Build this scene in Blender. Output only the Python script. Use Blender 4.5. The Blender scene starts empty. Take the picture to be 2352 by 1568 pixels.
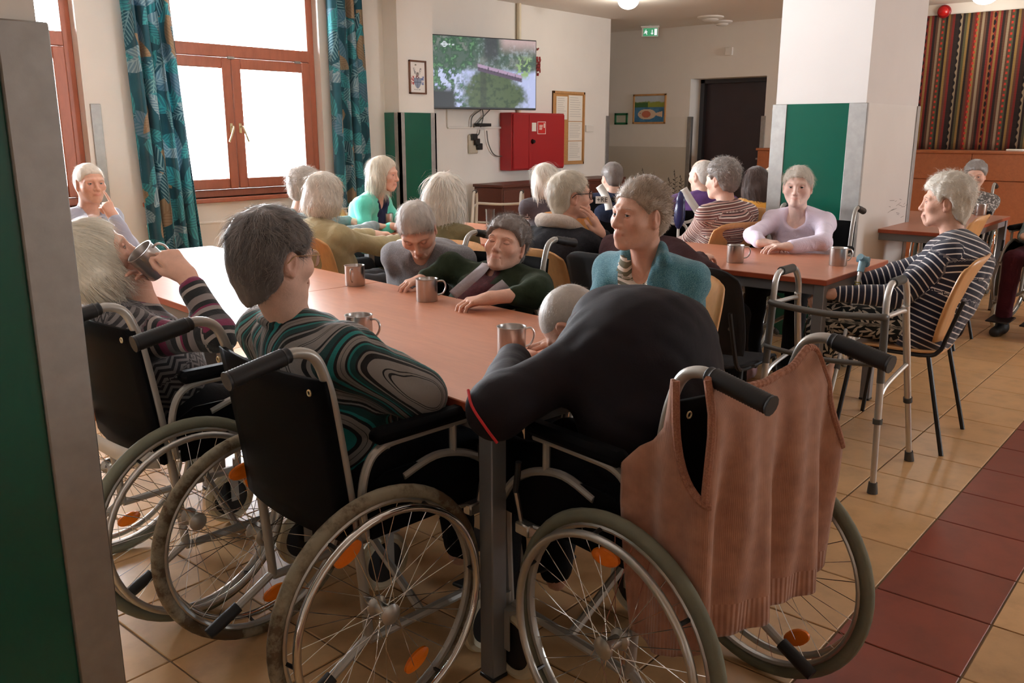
import bpy, bmesh, math, random
import numpy as np
from mathutils import Vector, Matrix, Euler

# ------------------------------------------------------------------ camera, world, exposure
SC = bpy.context.scene
COL = SC.collection
CAM_H = 1.40
FPX = 2003.0; CX, CY = 1176.0, 784.0
YAW = math.radians(40.6); PITCH = math.atan(484/FPX)
FW = np.array([math.cos(YAW), math.sin(YAW), 0.]); RT = np.array([math.sin(YAW), -math.cos(YAW), 0.]); UPV = np.array([0, 0, 1.])
CF = FW*math.cos(PITCH) - UPV*math.sin(PITCH); CU = UPV*math.cos(PITCH) + FW*math.sin(PITCH)
camd = bpy.data.cameras.new('camera'); cam = bpy.data.objects.new('camera', camd); COL.objects.link(cam)
camd.sensor_width = 36.0; camd.lens = FPX/2352*36.0; camd.clip_start = 0.05; camd.clip_end = 200
cam.matrix_world = Matrix(((RT[0], CU[0], -CF[0], 0), (RT[1], CU[1], -CF[1], 0), (RT[2], CU[2], -CF[2], CAM_H), (0, 0, 0, 1)))
SC.camera = cam
SC.view_settings.view_transform = 'Standard'; SC.view_settings.look = 'None'
SC.view_settings.gamma = 1.0; SC.view_settings.use_curve_mapping = False
SC.view_settings.exposure = 0.0
W = bpy.data.worlds.new('overcast_sky'); SC.world = W; W.use_nodes = True
WB = W.node_tree.nodes['Background']; WB.inputs[0].default_value = (0.93, 0.975, 1.03, 1); WB.inputs[1].default_value = 77.0
SC.cycles.max_bounces = 8; SC.cycles.diffuse_bounces = 6; SC.cycles.glossy_bounces = 4; SC.cycles.transparent_max_bounces = 12
SC.cycles.sample_clamp_indirect = 6.0
SC.cycles.caustics_reflective = False; SC.cycles.caustics_refractive = False

def portal(x0, x1, y, z0, z1, flip=False):            # guides the sky light through a window opening
    l = bpy.data.lights.new('window_portal', 'AREA'); l.shape = 'RECTANGLE'; l.size = x1-x0; l.size_y = z1-z0
    l.cycles.is_portal = True
    o = bpy.data.objects.new('window_portal', l); COL.objects.link(o)
    o.location = ((x0+x1)/2, y, (z0+z1)/2); o.rotation_euler = (math.radians(90 if flip else -90), 0, 0)
WINDOWS = [(3.35, 5.07), (1.22, 2.95)]
WZ0, WZ1 = 0.86, 2.62
WINDOWS_ADDED = [(8.3, 9.6)]  # unseen window, added to bring light onto the right column's side face
for a, b in WINDOWS: portal(a, b, 6.80, WZ0, WZ1)
for a, b in WINDOWS_ADDED: portal(a, b, -5.70, WZ0, WZ1, True)

# ------------------------------------------------------------------ pixel helpers (photo frame 2352x1568)
def ray(x, y): return CF*FPX + RT*(x-CX) + CU*(CY-y)
EYE = np.array([0, 0, CAM_H])
def pz(x, y, z): d = ray(x, y); return EYE + d*((z-CAM_H)/d[2])
def pxx(x, y, X): d = ray(x, y); return EYE + d*(X/d[0])
def pyy(x, y, Y): d = ray(x, y); return EYE + d*(Y/d[1])
def pd(x, y, dep): return EYE + ray(x, y)/FPX*dep

# ------------------------------------------------------------------ materials
MATS = {}
class NT:
    def __init__(s, name):
        s.m = bpy.data.materials.new(name); s.m.use_nodes = True; s.t = s.m.node_tree
        s.b = s.t.nodes['Principled BSDF']; s.out = s.t.nodes['Material Output']
    def n(s, ty, **kw):
        nd = s.t.nodes.new(ty)
        for k, v in kw.items():
            if k.startswith('i_'):
                key = k[2:]; key = int(key) if key.isdigit() else key.replace('_', ' ')
                if hasattr(v, 'links') or isinstance(v, bpy.types.NodeSocket): s.t.links.new(v, nd.inputs[key])
                else: nd.inputs[key].default_value = v
            else: setattr(nd, k, v)
        return nd
    def l(s, a, b): s.t.links.new(a, b)
    def coord(s, kind='Object', scale=(1, 1, 1), rot=(0, 0, 0)):
        tc = s.n('ShaderNodeTexCoord'); mp = s.n('ShaderNodeMapping'); s.l(tc.outputs[kind], mp.inputs[0])
        mp.inputs['Scale'].default_value = scale; mp.inputs['Rotation'].default_value = rot; return mp.outputs[0]
    def math(s, op, a, b=None, c=None, clamp=False):
        nd = s.n('ShaderNodeMath', operation=op); nd.use_clamp = clamp
        for i, v in enumerate((a, b, c)):
            if v is None: continue
            if isinstance(v, bpy.types.NodeSocket): s.l(v, nd.inputs[i])
            else: nd.inputs[i].default_value = v
        return nd.outputs[0]
    def ramp(s, fac, stops, interp='LINEAR'):
        r = s.n('ShaderNodeValToRGB'); s.l(fac, r.inputs[0]); cr = r.color_ramp; cr.interpolation = interp
        while len(cr.elements) < len(stops): cr.elements.new(0.5)
        for e, (p, c) in zip(cr.elements, stops): e.position = p; e.color = (*c, 1)
        return r.outputs[0]
    def mix(s, fac, a, b, mode='MIX'):
        m = s.n('ShaderNodeMix', data_type='RGBA', blend_type=mode)
        for sock, v in ((m.inputs[0], fac), (m.inputs[6], a), (m.inputs[7], b)):
            if isinstance(v, bpy.types.NodeSocket): s.l(v, sock)
            else: sock.default_value = v if not isinstance(v, tuple) or len(v) == 4 else (*v, 1)
        return m.outputs[2]
    def noise(s, vec, scale, detail=2, rough=.5, dist=0):
        nd = s.n('ShaderNodeTexNoise'); s.l(vec, nd.inputs['Vector']); nd.inputs['Scale'].default_value = scale
        nd.inputs['Detail'].default_value = detail; nd.inputs['Roughness'].default_value = rough; nd.inputs['Distortion'].default_value = dist
        return nd.outputs[0]
    def bump(s, h, strength=.3, dist=.002):
        b = s.n('ShaderNodeBump'); s.l(h, b.inputs['Height']); b.inputs['Strength'].default_value = strength; b.inputs['Distance'].default_value = dist
        s.l(b.outputs[0], s.b.inputs['Normal'])
    def base(s, c):
        if isinstance(c, bpy.types.NodeSocket): s.l(c, s.b.inputs['Base Color'])
        else: s.b.inputs['Base Color'].default_value = (*c, 1)
def srgb(r, g, b):
    f = lambda v: (v/255/12.92 if v/255 <= .04045 else ((v/255+.055)/1.055)**2.4)
    return (f(r), f(g), f(b))
def mat(name, col, rough=.5, metal=0., var=None, bump=None, coat=0, spec=None, sheen=0, kind='Object'):
    if name in MATS: return MATS[name]
    t = NT(name); t.b.inputs['Roughness'].default_value = rough; t.b.inputs['Metallic'].default_value = metal
    if coat: t.b.inputs['Coat Weight'].default_value = coat
    if spec is not None: t.b.inputs['Specular IOR Level'].default_value = spec
    if sheen: t.b.inputs['Sheen Weight'].default_value = sheen; t.b.inputs['Sheen Roughness'].default_value = .5
    v = t.coord(kind)
    if var:
        n = t.noise(v, var[0], 3); d = var[1]
        t.base(t.ramp(n, [(.3, tuple(c*(1-d) for c in col)), (.7, tuple(min(1, c*(1+d)) for c in col))]))
    else: t.base(col)
    if bump: t.bump(t.noise(v, bump[0], 4), bump[1], bump[2] if len(bump) > 2 else .002)
    MATS[name] = t.m
    return t.m

# ------------------------------------------------------------------ mesh building
class MB:
    def __init__(s): s.v = []; s.f = []; s.mi = []; s.cur = 0; s.sm = True
    def quadgrid(s, P, close_u=False, close_v=False, flip=False):
        nu, nv = len(P), len(P[0]); o = len(s.v)
        for r in P: s.v.extend([tuple(map(float, p)) for p in r])
        for i in range(nu if close_u else nu-1):
            for j in range(nv if close_v else nv-1):
                a = o+i*nv+j; b = o+((i+1) % nu)*nv+j; c = o+((i+1) % nu)*nv+(j+1) % nv; d = o+i*nv+(j+1) % nv
                s.f.append((d, c, b, a) if flip else (a, b, c, d)); s.mi.append(s.cur)
        return o
    def poly(s, pts):
        o = len(s.v); s.v.extend([tuple(map(float, p)) for p in pts]); s.f.append(tuple(range(o, o+len(pts)))); s.mi.append(s.cur)
    def box(s, c, d, R=None, bev=0.0):
        bm = bmesh.new(); bmesh.ops.create_cube(bm, size=1)
        for v in bm.verts: v.co = Vector((v.co.x*d[0], v.co.y*d[1], v.co.z*d[2]))
        if bev > 0: bmesh.ops.bevel(bm, geom=bm.edges[:], offset=bev, segments=1, affect='EDGES', profile=.5)
        s.addbm(bm, c, R)
    def addbm(s, bm, c=(0, 0, 0), R=None):
        o = len(s.v); bm.verts.index_update()
        for v in bm.verts:
            p = v.co.copy()
            if R is not None: p = Matrix(R) @ p if not isinstance(R, Matrix) else R @ p
            s.v.append((p.x+c[0], p.y+c[1], p.z+c[2]))
        for f in bm.faces: s.f.append(tuple(o+v.index for v in f.verts)); s.mi.append(s.cur)
        bm.free()
    def b2(s, lo, hi, bev=0.0):
        s.box([(a+b)/2 for a, b in zip(lo, hi)], [abs(b-a) for a, b in zip(lo, hi)], None, bev)
    def tube(s, pts, r, n=8, cap=True, closed=False):
        pts = [np.array(p, float) for p in pts]; m = len(pts)
        rs = r if hasattr(r, '__len__') else [r]*m
        tg = []
        for i in range(m):
            a = pts[(i-1) % m] if (closed or i > 0) else pts[i]; b = pts[(i+1) % m] if (closed or i < m-1) else pts[i]
            d = b-a; tg.append(d/(np.linalg.norm(d)+1e-12))
        up = np.array([0, 0, 1.]) if abs(tg[0][2]) < .9 else np.array([1., 0, 0])
        u = np.cross(tg[0], up); u /= np.linalg.norm(u); rings = []
        for i in range(m):
            u = u - tg[i]*np.dot(u, tg[i]); u /= np.linalg.norm(u); w = np.cross(tg[i], u)
            rings.append([pts[i]+rs[i]*(u*math.cos(2*math.pi*k/n)+w*math.sin(2*math.pi*k/n)) for k in range(n)])
        o = s.quadgrid(rings, close_u=closed, close_v=True, flip=True)
        if cap and not closed:
            s.f.append(tuple(o+k for k in range(n))); s.mi.append(s.cur)
            s.f.append(tuple(o+(m-1)*n+k for k in reversed(range(n)))); s.mi.append(s.cur)
    def lathe(s, prof, c=(0, 0, 0), n=24, R=None):
        rings = []
        for r, z in prof:
            ring = []
            for k in range(n):
                a = 2*math.pi*k/n; p = np.array([r*math.cos(a), r*math.sin(a), z])
                if R is not None: p = np.array(R) @ p
                ring.append(p+np.array(c))
            rings.append(ring)
        s.quadgrid(rings, close_v=True, flip=True)
    def ring(s, c, R0, r, axis='y', n=48, m=10, flat=1.0):
        P = []
        for i in range(n):
            a = 2*math.pi*i/n; row = []
            for j in range(m):
                b = 2*math.pi*j/m; rr = R0+r*math.cos(b); h = r*flat*math.sin(b)
                if axis == 'y': row.append((c[0]+rr*math.cos(a), c[1]+h, c[2]+rr*math.sin(a)))
                elif axis == 'x': row.append((c[0]+h, c[1]+rr*math.cos(a), c[2]+rr*math.sin(a)))
                else: row.append((c[0]+rr*math.cos(a), c[1]+rr*math.sin(a), c[2]+h))
            P.append(row)
        s.quadgrid(P, close_u=True, close_v=True, flip=(axis != 'y'))
    def build(s, name, mats, parent=None, smooth=True, angle=40):
        me = bpy.data.meshes.new(name); me.from_pydata(s.v, [], s.f)
        if not isinstance(mats, (list, tuple)): mats = [mats]
        for m in mats: me.materials.append(m)
        if len(mats) > 1: me.polygons.foreach_set('material_index', s.mi)
        if smooth:
            me.polygons.foreach_set('use_smooth', [True]*len(me.polygons))
            try: me.set_sharp_from_angle(angle=math.radians(angle))
            except Exception: pass
        me.update()
        return link(name, me, parent)
def link(name, me, parent=None):
    o = bpy.data.objects.new(name, me); COL.objects.link(o)
    if parent is not None: o.parent = parent
    return o
def tag(o, label=None, cat=None, group=None, kind=None):
    if label: o['label'] = label
    if cat: o['category'] = cat
    if group: o['group'] = group
    if kind: o['kind'] = kind
    return o
def thing(name, label, cat, loc=(0, 0, 0), rz=0, group=None):
    o = bpy.data.objects.new(name, None); COL.objects.link(o); o.location = loc; o.rotation_euler = (0, 0, rz); o.empty_display_size = .1
    return tag(o, label, cat, group)
def copy_tree(o, parent=None):
    c = o.copy(); COL.objects.link(c); c.parent = parent
    for ch in o.children: copy_tree(ch, c)
    return c
def box(name, lo, hi, m, parent=None, bev=0.0):
    b = MB(); b.b2(lo, hi, bev); return b.build(name, m, parent)
def arc(c, r, a0, a1, n, u, w):
    c, u, w = map(np.array, (c, u, w)); return [c+r*(u*math.cos(a0+(a1-a0)*i/n)+w*math.sin(a0+(a1-a0)*i/n)) for i in range(n+1)]
def smooth_path(pts, n=6):
    pts = [np.array(p, float) for p in pts]; out = []
    for i in range(len(pts)-1):
        p0 = pts[max(i-1, 0)]; p1 = pts[i]; p2 = pts[i+1]; p3 = pts[min(i+2, len(pts)-1)]
        for k in range(n):
            t = k/n; out.append(.5*((2*p1)+(-p0+p2)*t+(2*p0-5*p1+4*p2-p3)*t*t+(-p0+3*p1-3*p2+p3)*t**3))
    out.append(pts[-1]); return out
def text_mesh(s, size, name, m, loc, rot, parent=None, extrude=.0006, align='CENTER'):
    cu = bpy.data.curves.new(name, 'FONT'); cu.body = s; cu.size = size; cu.align_x = align; cu.align_y = 'CENTER'; cu.extrude = extrude
    o = bpy.data.objects.new(name+'_tmp', cu); COL.objects.link(o)
    dg = bpy.context.evaluated_depsgraph_get(); me = bpy.data.meshes.new_from_object(o.evaluated_get(dg))
    bpy.data.objects.remove(o); me.materials.clear(); me.materials.append(m)
    q = link(name, me, parent); q.location = loc; q.rotation_euler = rot; return q
# ------------------------------------------------------------------ room materials
RNG = random.Random(7); NR = np.random.default_rng(11)
WALL = mat('wall_paint', srgb(236, 231, 223), .75, var=(3, .02), bump=(180, .08, .001))
WALLLOW = mat('wall_gloss_paint', srgb(232, 227, 218), .45, var=(3, .03))
CEIL = mat('ceiling_paint', srgb(230, 225, 218), .8)
ALU = mat('brushed_aluminium', srgb(158, 155, 151), .5, .8, var=(25, .08), bump=(300, .05))
GREEN = mat('green_wall_panel', srgb(5, 82, 64), .24, var=(2, .05))
WOODRED = None
def wood(name, col, rough, axis_scale, dark=.75, coat=0.0):
    t = NT(name); v = t.coord('Object', axis_scale); n = t.noise(v, 3.5, 6, .6, 1.2); n2 = t.noise(v, 18, 4, .6)
    c = t.ramp(t.math('ADD', t.math('MULTIPLY', n, .7), t.math('MULTIPLY', n2, .3)), [(.3, tuple(x*dark for x in col)), (.55, col), (.8, tuple(min(1, x*1.12) for x in col))])
    t.base(c); t.b.inputs['Roughness'].default_value = rough; t.bump(n2, .05, .001); t.b.inputs['Specular IOR Level'].default_value = .85 if name == 'cherry_laminate' else .5
    if coat: t.b.inputs['Coat Weight'].default_value = coat
    MATS[name] = t.m; return t.m
CHERRY = wood('cherry_laminate', srgb(188, 122, 90), .38, (6, .9, 6), .85)
CHERRYEDGE = wood('cherry_edge_band', srgb(158, 74, 48), .35, (6, .9, 6), .85)
BEECH = wood('beech_plywood', srgb(214, 160, 104), .32, (7, 7, .9), .86)
WINWOOD = wood('stained_window_wood', srgb(156, 88, 64), .4, (5, 5, 1), .8)
COUNTER = wood('counter_veneer', srgb(176, 104, 62), .4, (1, 8, 8), .82)
DARKWOOD = wood('dark_brown_board', srgb(88, 44, 30), .45, (1, 8, 8), .8)
DOORM = mat('dark_door_leaf', srgb(58, 44, 48), .45, var=(4, .08))
GROUT = mat('grout', srgb(120, 98, 74), .9)
STEELGREY = mat('grey_painted_steel', srgb(128, 128, 130), .42, .35)
WHITEP = mat('white_plastic', srgb(232, 228, 220), .4)
BLACKP = mat('black_plastic', srgb(22, 22, 24), .45)
def tilemat(name, c, rough):
    t = NT(name); oi = t.n('ShaderNodeObjectInfo'); v = t.coord('Object'); va = t.n('ShaderNodeVectorMath', operation='ADD'); t.l(v, va.inputs[0])
    cm = t.n('ShaderNodeCombineXYZ'); t.l(t.math('MULTIPLY', oi.outputs['Random'], 40), cm.inputs[0]); t.l(cm.outputs[0], va.inputs[1])
    n = t.noise(va.outputs[0], 7, 5, .6); r = oi.outputs['Random']
    a = t.ramp(n, [(.3, tuple(x*.8 for x in c)), (.5, c), (.75, tuple(min(1, x*1.13) for x in c))])
    hs = t.n('ShaderNodeHueSaturation'); t.l(a, hs.inputs['Color']); t.l(t.math('MULTIPLY_ADD', r, .16, .92), hs.inputs['Value'])
    t.base(hs.outputs[0]); t.b.inputs['Roughness'].default_value = rough; t.bump(t.noise(v, 40, 4), .08, .001)
    MATS[name] = t.m; return t.m
TBEIGE = tilemat('beige_floor_tile', srgb(206, 166, 118), .33)
TRED = tilemat('red_floor_tile', srgb(136, 62, 44), .36)

# ------------------------------------------------------------------ floor
fl = tag(box('floor', (-4.7, -5.7, -.12), (11.6, 8.9, -.004), GROUT), kind='structure')
TS = .33
def tile_mesh(name, m):
    b = MB(); b.box((0, 0, -.006), (TS-.006, TS-.006, .012), None, .002); o = b.build(name, m, smooth=False); me = o.data; bpy.data.objects.remove(o); return me
TM = {'b': tile_mesh('tile_beige', TBEIGE), 'r': tile_mesh('tile_red', TRED)}
tiles = []
for i in range(-14, 34):
    for j in range(-18, 25):
        x = i*TS+TS/2; y = .75+j*TS+TS/2
        k = 'r' if j == -1 else 'b'
        q = np.array([x, y, 0])-EYE; dz = q @ CF
        vis = dz > .3 and -60 < CX+FPX*(q @ RT)/dz < 2412 and -100 < CY-FPX*(q @ CU)/dz < 1640
        tiles.append((0 if not vis else 1/dz**3, x, y, k))
tiles.sort(reverse=True)
for a, x, y, k in tiles[:300]:
    o = link('tile', TM[k], fl); o.location = (x, y, 0)
b = MB()
for a, x, y, k in tiles[300:]:
    if x > 11.4: continue
    b.cur = 1 if k == 'r' else 0; h = TS/2-.003
    o0 = len(b.v); b.v += [(x-h, y-h, 0), (x+h, y-h, 0), (x+h, y+h, 0), (x-h, y+h, 0), (x-h, y-h, -.006), (x+h, y-h, -.006), (x+h, y+h, -.006), (x-h, y+h, -.006)]
    for f in ((0, 1, 2, 3), (0, 4, 5, 1), (1, 5, 6, 2), (2, 6, 7, 3), (3, 7, 4, 0)): b.f.append(tuple(o0+q for q in f)); b.mi.append(b.cur)
tag(b.build('tiling', [TBEIGE, TRED], fl, smooth=False), kind='stuff')

# ------------------------------------------------------------------ shell
ZC = 2.76; YW = 6.60; XB = 10.9
tag(box('ceiling', (-4.7, -5.7, ZC), (11.7, 8.9, ZC+.15), CEIL), kind='structure')
b = MB(); ops = sorted(WINDOWS); xs = [-4.7]+[q for w in ops for q in w]+[9.61]
for i in range(0, len(xs), 2): b.b2((xs[i], YW, 0), (xs[i+1], YW+.25, ZC))
for w in ops: b.b2((w[0], YW, 0), (w[1], YW+.25, WZ0)); b.b2((w[0], YW, WZ1), (w[1], YW+.25, ZC))
tag(b.build('wall_left', WALL), kind='structure')
tag(box('wall_corridor', (9.51, YW+.25, 0), (9.61, 8.8, ZC), WALL), kind='structure')
tag(box('wall_corridor_end', (9.5, 8.8, 0), (11.6, 8.9, ZC), WALL), kind='structure')
b = MB(); b.b2((XB, 6.16, 0), (XB+.5, 8.9, ZC)); b.b2((XB, -5.7, 0), (XB+.5, 5.07, ZC)); b.b2((XB, 5.07, 2.08), (XB+.5, 6.16, ZC))
wb = tag(b.build('wall_back', WALL), kind='structure')
b = MB(); xs = [-4.7]+[q for w in WINDOWS_ADDED for q in w]+[11.6]
for i in range(0, len(xs), 2): b.b2((xs[i], -5.75, 0), (xs[i+1], -5.5, ZC))
for w in WINDOWS_ADDED: b.b2((w[0], -5.75, 0), (w[1], -5.5, WZ0)); b.b2((w[0], -5.75, WZ1), (w[1], -5.5, ZC))
tag(b.build('wall_right', WALL), kind='structure')
tag(box('wall_front', (-4.8, -5.7, 0), (-4.7, 6.9, ZC), WALL), kind='structure')
# door in its recess
dr = tag(box('door_1', (XB+.36, 5.07, 0), (XB+.44, 6.16, 2.08), DOORM), kind='structure')
b = MB(); b.b2((XB+.28, 6.10, 0), (XB+.36, 6.16, 2.08)); b.b2((XB+.28, 5.07, 2.03), (XB+.36, 6.16, 2.08)); b.build('door_frame', mat('dark_door_frame', srgb(64, 66, 74), .5), dr)
b = MB(); b.b2((XB+.30, 5.16, 1.02), (XB+.36, 5.19, 1.05)); b.b2((XB+.30, 5.16, 1.02), (XB+.32, 5.30, 1.045), .005); b.build('door_handle', ALU, dr)
d2 = tag(box('door_2', (XB-.05, 7.62, 0), (XB, 8.5, 2.06), mat('charcoal_door', srgb(52, 52, 56), .5)), kind='structure')
box('door_frame', (XB-.07, 7.56, 0), (XB, 7.62, 2.1), STEELGREY, d2)
# lower gloss band and corner strips
tag(box('wainscot_band', (XB-.006, 6.17, .0), (XB, 7.55, 1.585), WALLLOW), kind='structure')
tag(box('wainscot_base', (XB-.009, 6.17, .0), (XB-.006, 7.55, 1.18), mat('floral_wainscot_ground', srgb(206, 200, 188), .5)), kind='structure')
n = 1
def strip(lo, hi):
    global n
    tag(box('trim_%d' % n, lo, hi, ALU, None, .003), kind='structure'); n += 1
strip((XB-.012, 6.12, 0), (XB+.05, 6.18, 1.585)); strip((XB-.012, 5.05, 0), (XB+.05, 5.11, 1.585))
strip((9.55, YW-.012, 0), (9.622, YW+.05, 1.585))
strip((2.985, YW-.012, 0), (3.06, YW+.02, 1.59)); 

# ------------------------------------------------------------------ columns clad in green panels
PILDARKENED = mat('wall_paint_darkened', srgb(206, 199, 193), .7, var=(3, .02))  # wall paint darkened for the right column, to offset its strong window light
def pillar(label, x0, y0, x1, y1, zp, faces, inset=.012):
    p = tag(box('pillar', (x0, y0, 0), (x1, y1, ZC), PILDARKENED if label == 'c3' else WALL), kind='structure')
    for f, a, c, m in faces:           # face, from, to along it, material
        if f == '-y': box('wall_panel', (a, y0-.014, .02), (c, y0+.002, zp), m, p, .002)
        if f == '-x': box('wall_panel', (x0-.014, a, .02), (x0+.002, c, zp), m, p, .002)
    return p
zp = 1.57
pl = pyy(85, 66, 1.66)
# near left pillar
XL = pl[0]; p = pillar('left', -0.25, 1.66, XL, 2.02, zp, [('-y', -.25, XL-.07, GREEN)])
def cstrip(p, lo, hi): box('corner_strip', lo, hi, ALU, p, .003)
PILZ = pl[2]
cstrip(p, (XL-.075, 1.638, .0), (XL+.012, 1.70, PILZ+.01)); cstrip(p, (XL-.0, 1.70, 0), (XL+.012, 1.76, PILZ+.01))
# window-wall column
c2 = pyy(917, 258, 6.40); x0 = c2[0]; x1 = pyy(997, 260, 6.40)[0]; zp2 = c2[2]
p = pillar('c2', x0, 6.40, x1, YW+.01, zp2, [('-y', x0+.05, x1-.06, GREEN), ('-x', 6.46, 6.60, GREEN)])
cstrip(p, (x0-.016, 6.384, 0), (x0+.055, 6.41, zp2)); cstrip(p, (x0-.016, 6.384, 0), (x0+.01, 6.46, zp2)); cstrip(p, (x1-.06, 6.384, 0), (x1+.016, 6.41, zp2)); cstrip(p, (x1-.01, 6.384, 0), (x1+.016, 6.46, zp2))
# big right column
XR = 5.72; cr = pxx(1990, 236, XR); yR = cr[1]; zr = cr[2]; yR1 = pxx(1783, 235, XR)[1]; xr1 = pyy(2110, 232, yR)[0]
p = pillar('c3', XR, yR, xr1, yR1, zr, [('-x', yR+.09, yR1-.06, GREEN)])
cstrip(p, (XR-.018, yR-.016, 0), (XR+.01, yR+.10, zr)); cstrip(p, (XR-.018, yR1-.085, 0), (XR+.01, yR1+.016, zr)); cstrip(p, (xr1-.05, yR-.016, 0), (xr1+.016, yR+.01, zr))
box('wall_panel', (XR+.02, yR-.008, .02), (xr1-.05, yR+.002, zr), mat('wall_gloss_paint_darkened', srgb(208, 202, 195), .45, var=(3, .03)), p)  # gloss paint carries the same darkening as the column above it
strip_marks = MB()
SCUFF = mat('scuff_marks', srgb(120, 112, 104), .8)
for k in range(16):
    q = pyy(2060+RNG.uniform(-18, 30), RNG.uniform(455, 500), yR-.0085); a = RNG.uniform(-.2, .3); L = RNG.uniform(.015, .06)
    strip_marks.poly([(q[0]-L, q[1], q[2]-.0015-a*L), (q[0]+L, q[1], q[2]-.0015+a*L), (q[0]+L, q[1], q[2]+.0015+a*L), (q[0]-L, q[1], q[2]+.0015-a*L)])
strip_marks.build('scuff', SCUFF, p)

# ------------------------------------------------------------------ windows
def glassmat():
    t = NT('window_glass'); tr = t.n('ShaderNodeBsdfTransparent'); gl = t.n('ShaderNodeBsdfGlossy'); gl.inputs['Roughness'].default_value = .02
    mx = t.n('ShaderNodeMixShader'); fr = t.n('ShaderNodeFresnel'); fr.inputs[0].default_value = 1.25; t.l(fr.outputs[0], mx.inputs[0]); t.l(tr.outputs[0], mx.inputs[1]); t.l(gl.outputs[0], mx.inputs[2]); t.l(mx.outputs[0], t.out.inputs[0])
    MATS['glass'] = t.m; return t.m
GLASS = glassmat()
BRASS = mat('pale_brass', srgb(214, 200, 160), .35, .6)
def window(nm, x0, x1):
    y = 6.68; w = tag(bpy.data.objects.new(nm, None), kind='structure'); COL.objects.link(w)
    b = MB(); f = .07; zt0, zt1 = 1.985, 2.085; xm = (x0+x1)/2
    b.b2((x0, y, WZ0), (x0+f, y+.09, WZ1), .006); b.b2((x1-f, y, WZ0), (x1, y+.09, WZ1), .006); b.b2((x0+f, y, WZ0), (x1-f, y+.09, WZ0+.06), .006); b.b2((x0+f, y, WZ1-.07), (x1-f, y+.09, WZ1), .006)
    b.b2((x0+f, y-.012, zt0), (x1-f, y+.09, zt1), .006); b.build('window_frame', WINWOOD, w)
    for a, c, s in ((x0+f+.003, xm-.002, 1), (xm+.002, x1-f-.003, -1)):
        b = MB(); z0, z1 = WZ0+.063, zt0-.003; s_ = .085
        b.b2((a, y-.02, z0), (a+s_, y+.05, z1), .007); b.b2((c-s_, y-.02, z0), (c, y+.05, z1), .007); b.b2((a+s_, y-.02, z0), (c-s_, y+.05, z0+s_), .007); b.b2((a+s_, y-.02, z1-s_), (c-s_, y+.05, z1), .007)
        sash = b.build('sash', WINWOOD, w)
        box('pane', (a+s_-.01, y+.012, z0+s_-.01), (c-s_+.01, y+.018, z1-s_+.01), GLASS, sash)
        hx = c-.04 if s > 0 else a+.04
        h = MB(); h.b2((hx-.012, y-.028, 1.38), (hx+.012, y-.018, 1.46), .003); h.tube(smooth_path([(hx, y-.02, 1.43), (hx, y-.06, 1.43), (hx-.02*s, y-.065, 1.38), (hx-.05*s, y-.06, 1.31)], 5), .008, 8); h.build('handle', BRASS, sash)
    box('pane', (x0+f-.01, y+.03, zt1-.01), (x1-f+.01, y+.036, WZ1-.06), GLASS, w)
    for hx in (x0+.2, xm, x1-.2): box('hinge', (hx-.03, y-.026, zt0-.012), (hx+.03, y-.01, zt0+.008), ALU, w, .002)
    b = MB(); b.b2((x0-.04, YW-.05, WZ0-.035), (x1+.04, y+.01, WZ0), .006); b.build('window_sill', WINWOOD, w); return w
for i, w in enumerate(WINDOWS): window('window_%d' % (i+1), *w)
for i, w in enumerate(WINDOWS_ADDED):
    o = window('window_%d' % (i+3), -w[1], -w[0]); o.rotation_euler = (0, 0, math.pi); o.location = (0, 1.1, 0)  # the added window, turned round into the unseen right wall

# ------------------------------------------------------------------ leaf print
def leaf_layer(t, vec, scale, off, L, wd, vein):
    mp = t.n('ShaderNodeMapping'); t.l(vec, mp.inputs[0]); mp.inputs['Location'].default_value = (off, off*1.7, 0); mp.inputs['Scale'].default_value = (scale, scale, scale)
    vo = t.n('ShaderNodeTexVoronoi', voronoi_dimensions='2D'); t.l(mp.outputs[0], vo.inputs['Vector']); vo.inputs['Scale'].default_value = 1; vo.inputs['Randomness'].default_value = .75
    sb = t.n('ShaderNodeVectorMath', operation='SUBTRACT'); t.l(mp.outputs[0], sb.inputs[0]); t.l(vo.outputs['Position'], sb.inputs[1])
    sc = t.n('ShaderNodeSeparateColor'); t.l(vo.outputs['Color'], sc.inputs[0])
    vr = t.n('ShaderNodeVectorRotate', rotation_type='Z_AXIS'); t.l(sb.outputs[0], vr.inputs['Vector']); t.l(t.math('MULTIPLY', sc.outputs[0], 6.283), vr.inputs['Angle'])
    sx = t.n('ShaderNodeSeparateXYZ'); t.l(vr.outputs[0], sx.inputs[0]); x, y = sx.outputs[0], sx.outputs[1]
    ay = t.math('ABSOLUTE', y); xr = t.math('DIVIDE', x, L); e = t.math('MULTIPLY', t.math('SUBTRACT', 1.0, t.math('MULTIPLY', xr, xr)), wd)
    mask = t.math('LESS_THAN', ay, e)
    vn = t.math('GREATER_THAN', t.math('SINE', t.math('MULTIPLY', t.math('ADD', x, t.math('MULTIPLY', ay, -1.1)), vein)), .35)
    rib = t.math('LESS_THAN', ay, wd*.06)
    return mask, t.math('MAXIMUM', vn, rib), sc.outputs[1]
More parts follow.
